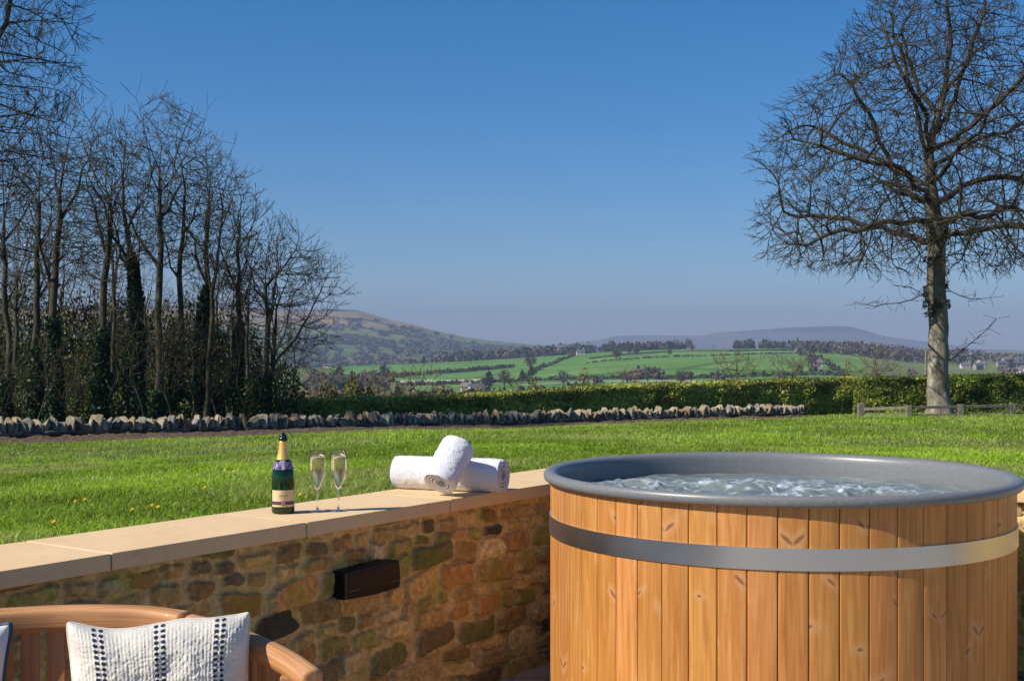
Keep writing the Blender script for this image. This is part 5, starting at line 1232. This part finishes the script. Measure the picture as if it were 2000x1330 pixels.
# houses of the town and farms
mh = [M('render_white', (.55, .52, .47), .8).m, M('stone_house', (.30, .26, .20), .9).m]; mr_ = [M('slate_roof', (.10, .10, .11), .6).m, M('brown_roof', (.17, .12, .10), .7).m]; mwn = M('window_glass', (.03, .04, .05), .2).m
def house(x, y, L, W, H, rz, a, b, label, group, small=True):
    root = thing('house', label, 'house', (x, y, gz(x, y)), rz, group); mb = MB(); mb.box((0, 0, H/2-1), (L, W, H+2)); hw = W/2
    mb.add([[-L/2, -hw, H], [L/2, -hw, H], [L/2, hw, H], [-L/2, hw, H], [-L/2, 0, H+W*.38], [L/2, 0, H+W*.38]], [[0, 3, 4], [1, 5, 2]]); mb.build('walls', mh[a], root)
    mb = MB(); rt = H+W*.38; e = .4
    for sy in (-1, 1):
        V = [[-L/2-e, sy*(hw+e), H-.25], [L/2+e, sy*(hw+e), H-.25], [L/2+e, 0, rt+.1], [-L/2-e, 0, rt+.1], [-L/2-e, sy*(hw+e), H-.5], [L/2+e, sy*(hw+e), H-.5], [L/2+e, 0, rt-.15], [-L/2-e, 0, rt-.15]]; mb.add(V, [[0, 1, 2, 3], [7, 6, 5, 4], [0, 4, 5, 1], [0, 3, 7, 4], [1, 5, 6, 2]])
    rf = mb.build('roof', mr_[b], root); mb = MB(); mb.box((L*.35, 0, rt+.4), (.9, .7, 1.6)); mb.build('chimney', mh[1], rf)
    for fx in (-L*.3, L*.12):
        for fz in (H*.28, H*.72): mb = MB(); mb.box((fx, -hw-.03, fz), (.9, .1, 1.1)); mb.build('window', mwn, root)
    return root
r = np.random.default_rng(66)
tl = ['terraced house on the town hillside right of the big trunk', 'pale house among the town roofs at the right edge', 'slate roofed house in the hazy town by the right edge']
for k in range(34):
    px = r.uniform(1875, 2060); Y = r.uniform(1120, 1480) ; x = (px-CX)/F*Y
    house(x, Y, r.uniform(6, 10), 5, r.uniform(3.2, 4.4), r.normal(0, .35), int(r.random() < .45), int(r.random() < .3), tl[k % 3], 'houses of the distant town')
for (px, Y, L, rz, a, b, lb) in [(930, 690, 14, .3, 0, 0, 'white farm cottage just above the hedge'), (912, 720, 10, -.4, 0, 1, 'small pale outbuilding left of the farm cottage'), (945, 730, 12, 1.0, 1, 0, 'stone barn behind the farm cottage'), (1134, 1420, 16, .1, 0, 0, 'low white farmhouse on the crest left of the bare trees'), (1305, 640, 12, .2, 0, 1, 'pale cottage low above the hedge middle'), (1490, 620, 10, .4, 0, 0, 'small white cottage above the hedge, right of the centre'), (1596, 900, 12, .1, 0, 1, 'pale cottage at the right foot of the green hill'), (1250, 830, 10, 0, 1, 1, 'small stone barn on the lower field'), (1700, 1700, 14, .3, 0, 0, 'pale house at the end of the lane on the hill'), (1735, 1600, 14, .2, 0, 1, 'brown roofed house left of the big trunk'), (640, 1500, 20, .05, 0, 0, 'long pale farm building at the foot of the moor'), (690, 1540, 14, .1, 1, 0, 'grey farm building at the foot of the moor'), (1560, 1300, 10, .5, 1, 0, 'stone barn by the walled field')]:
    house((px-CX)/F*Y, Y, L*.55, 5, 3.4, rz, a, b, lb, 'farm buildings in the valley')
# pale field walls and a lane
def strip(name, label, pts, wdt, hgt, mat, kind=None):
    Pp = np.array([[(px-CX)/F*Y, Y] for px, Y in pts]); q = np.linspace(0, len(Pp)-1.0001, 60*len(Pp)); i = q.astype(int); P = Pp[i]*(1-(q-i))[:, None]+Pp[i+1 if False else np.minimum(i+1, len(Pp)-1)]*(q-i)[:, None]
    T = np.gradient(P, axis=0); T /= np.linalg.norm(T, axis=1)[:, None]+1e-9; nn = np.stack([-T[:, 1], T[:, 0]], 1); V = []
    for sgn, top in ((-1, 0), (-1, 1), (1, 1), (1, 0)):
        e = P+nn*sgn*wdt/2; V.append(np.concatenate([e, (ground_z(P[:, 0], P[:, 1])+(hgt if top else -.6))[:, None]], 1))
    V = np.stack(V, 1).reshape(-1, 3); n = len(P); i = np.arange(n-1)[:, None]*4; j = np.arange(3)[None]; Q = np.stack([i+j, i+4+j, i+4+j+1, i+j+1], -1).reshape(-1, 4)
    o = mesh_np(name, V, [Q, np.array([[0, 1, 2, 3], [n*4-1, n*4-2, n*4-3, n*4-4]])], mat)
    if kind: tag(o, kind=kind)
    else: tag(o, label, 'wall', 'pale field walls')
    return o
pale = M('limestone_field_wall', (.34, .31, .25), .9).m
strip('field_wall', 'pale field wall curving across the lower left green field', [(640, 800), (700, 900), (780, 960), (900, 900), (1010, 860)], 1.0, 1.5, pale)
strip('field_wall', 'long pale field wall along the foot of the green hill', [(1010, 800), (1200, 790), (1400, 770), (1600, 800)], .7, .9, pale)
strip('field_wall', 'thin field wall crossing the upper green slope', [(1150, 1250), (1300, 1330), (1420, 1320), (1560, 1380)], .9, 1.2, M('dark_field_wall', (.13, .12, .09), .9).m)
strip('field_wall', 'pale roadside wall at the foot of the moor', [(600, 1560), (680, 1600), (780, 1640)], 1.2, 2.0, pale)
strip('lane_road', '', [(1636, 1380), (1640, 1600), (1662, 1800), (1720, 2000)], 7, .3, pale, 'structure')

# dandelions
md = M('dandelion_yellow', (.75, .50, .01), .6).m; ms = M('dandelion_stalk', (.10, .2, .03), .6).m
dnd = [(147, 980, 'left'), (166, 976, 'left'), (258, 996, 'middle'), (296, 988, 'middle'), (309, 991, 'middle'), (56, 893, 'far left'), (72, 891, 'far left'), (400, 953, 'near bottle'), (456, 922, 'behind bottle'), (586, 967, 'near bottle'), (1946, 856, 'right'), (1975, 851, 'right'), (1650, 880, 'tub'), (105, 1020, 'left')]
lbd = {'left': 'yellow dandelion flower on the lawn at the left of the photo', 'middle': 'yellow dandelion flower in the cluster left of the bottle', 'far left': 'small yellow dandelion flower near the soil bed at far left', 'near bottle': 'yellow dandelion flower in the grass close to the bottle', 'behind bottle': 'single yellow dandelion flower left of the bottle shoulder', 'right': 'small yellow dandelion flower in the lawn at far right', 'tub': 'yellow dandelion flower in the lawn behind the hot tub'}
n = 26
mbf = MB(); rq = np.random.default_rng(1)
for k in range(n):
    a = 2*math.pi*k/n*2.4; rr_ = .009*(1-.5*(k/n)); z = .004*k/n; ca, sa = math.cos(a), math.sin(a)
    mbf.add([[0, 0, z], [rr_*ca-.003*sa, rr_*sa+.003*ca, z+.004], [rr_*ca*1.1, rr_*sa*1.1, z+.003], [rr_*ca+.003*sa, rr_*sa-.003*ca, z+.004]], [[0, 3, 2, 1]])
fproto = None
for (px, py, w_) in dnd:
    # find the distance at which the lawn appears on this pixel row
    Yq = np.linspace(4, 46, 3000); Xq = (px-CX)/F*Yq; zq = ground_z(Xq, Yq)+.07; pyq = HY+(CZ-zq)/Yq*F; ok = dlawn(Xq, Yq) > .05
    k = np.argmin(np.where(ok, np.abs(pyq-py), 1e9)); loc = (Xq[k], Yq[k], zq[k])
    if fproto is None:
        fproto = thing('dandelion', lbd[w_], 'flower', loc, 0, 'yellow dandelions in the lawn'); a_ = mbf.build('petals', md, fproto); v, q, t = tube_np(np.array([[0, 0, -.08], [.004, 0, -.04], [0, 0, 0]]), .0015, 5); b_ = mesh_np('stalk', v, [q, t], ms, fproto); fk = [a_, b_]; fproto.rotation_euler = (R(35), 0, 0)
    else:
        o = dup(fproto, fk, loc, random.uniform(0, 6), 1.0, lbd[w_]); o.rotation_euler = (R(35), R(random.uniform(-15, 15)), 0)

# ------------------------------------------------------------------ haze
hz = bpy.data.meshes.new('haze'); v, f = box_np(0, 4600, 200, 9600, 9900, 520)
v[:, 2] = np.where(v[:, 2] > 0, 260, -95); hz.from_pydata([tuple(p) for p in v], [], [tuple(int(i) for i in q) for q in f])
mh_ = bpy.data.materials.new('haze'); mh_.use_nodes = True; t = mh_.node_tree; t.nodes.clear()
pv = t.nodes.new('ShaderNodeVolumePrincipled'); pv.inputs['Density'].default_value = 1.45/8000; pv.inputs['Color'].default_value = (.42, .52, .74, 1); pv.inputs['Anisotropy'].default_value = .0
oo = t.nodes.new('ShaderNodeOutputMaterial'); t.links.new(pv.outputs[0], oo.inputs['Volume'])
ho = link('haze', hz, mh_); tag(ho, 'thin blue haze over the valley', 'haze', kind='stuff')
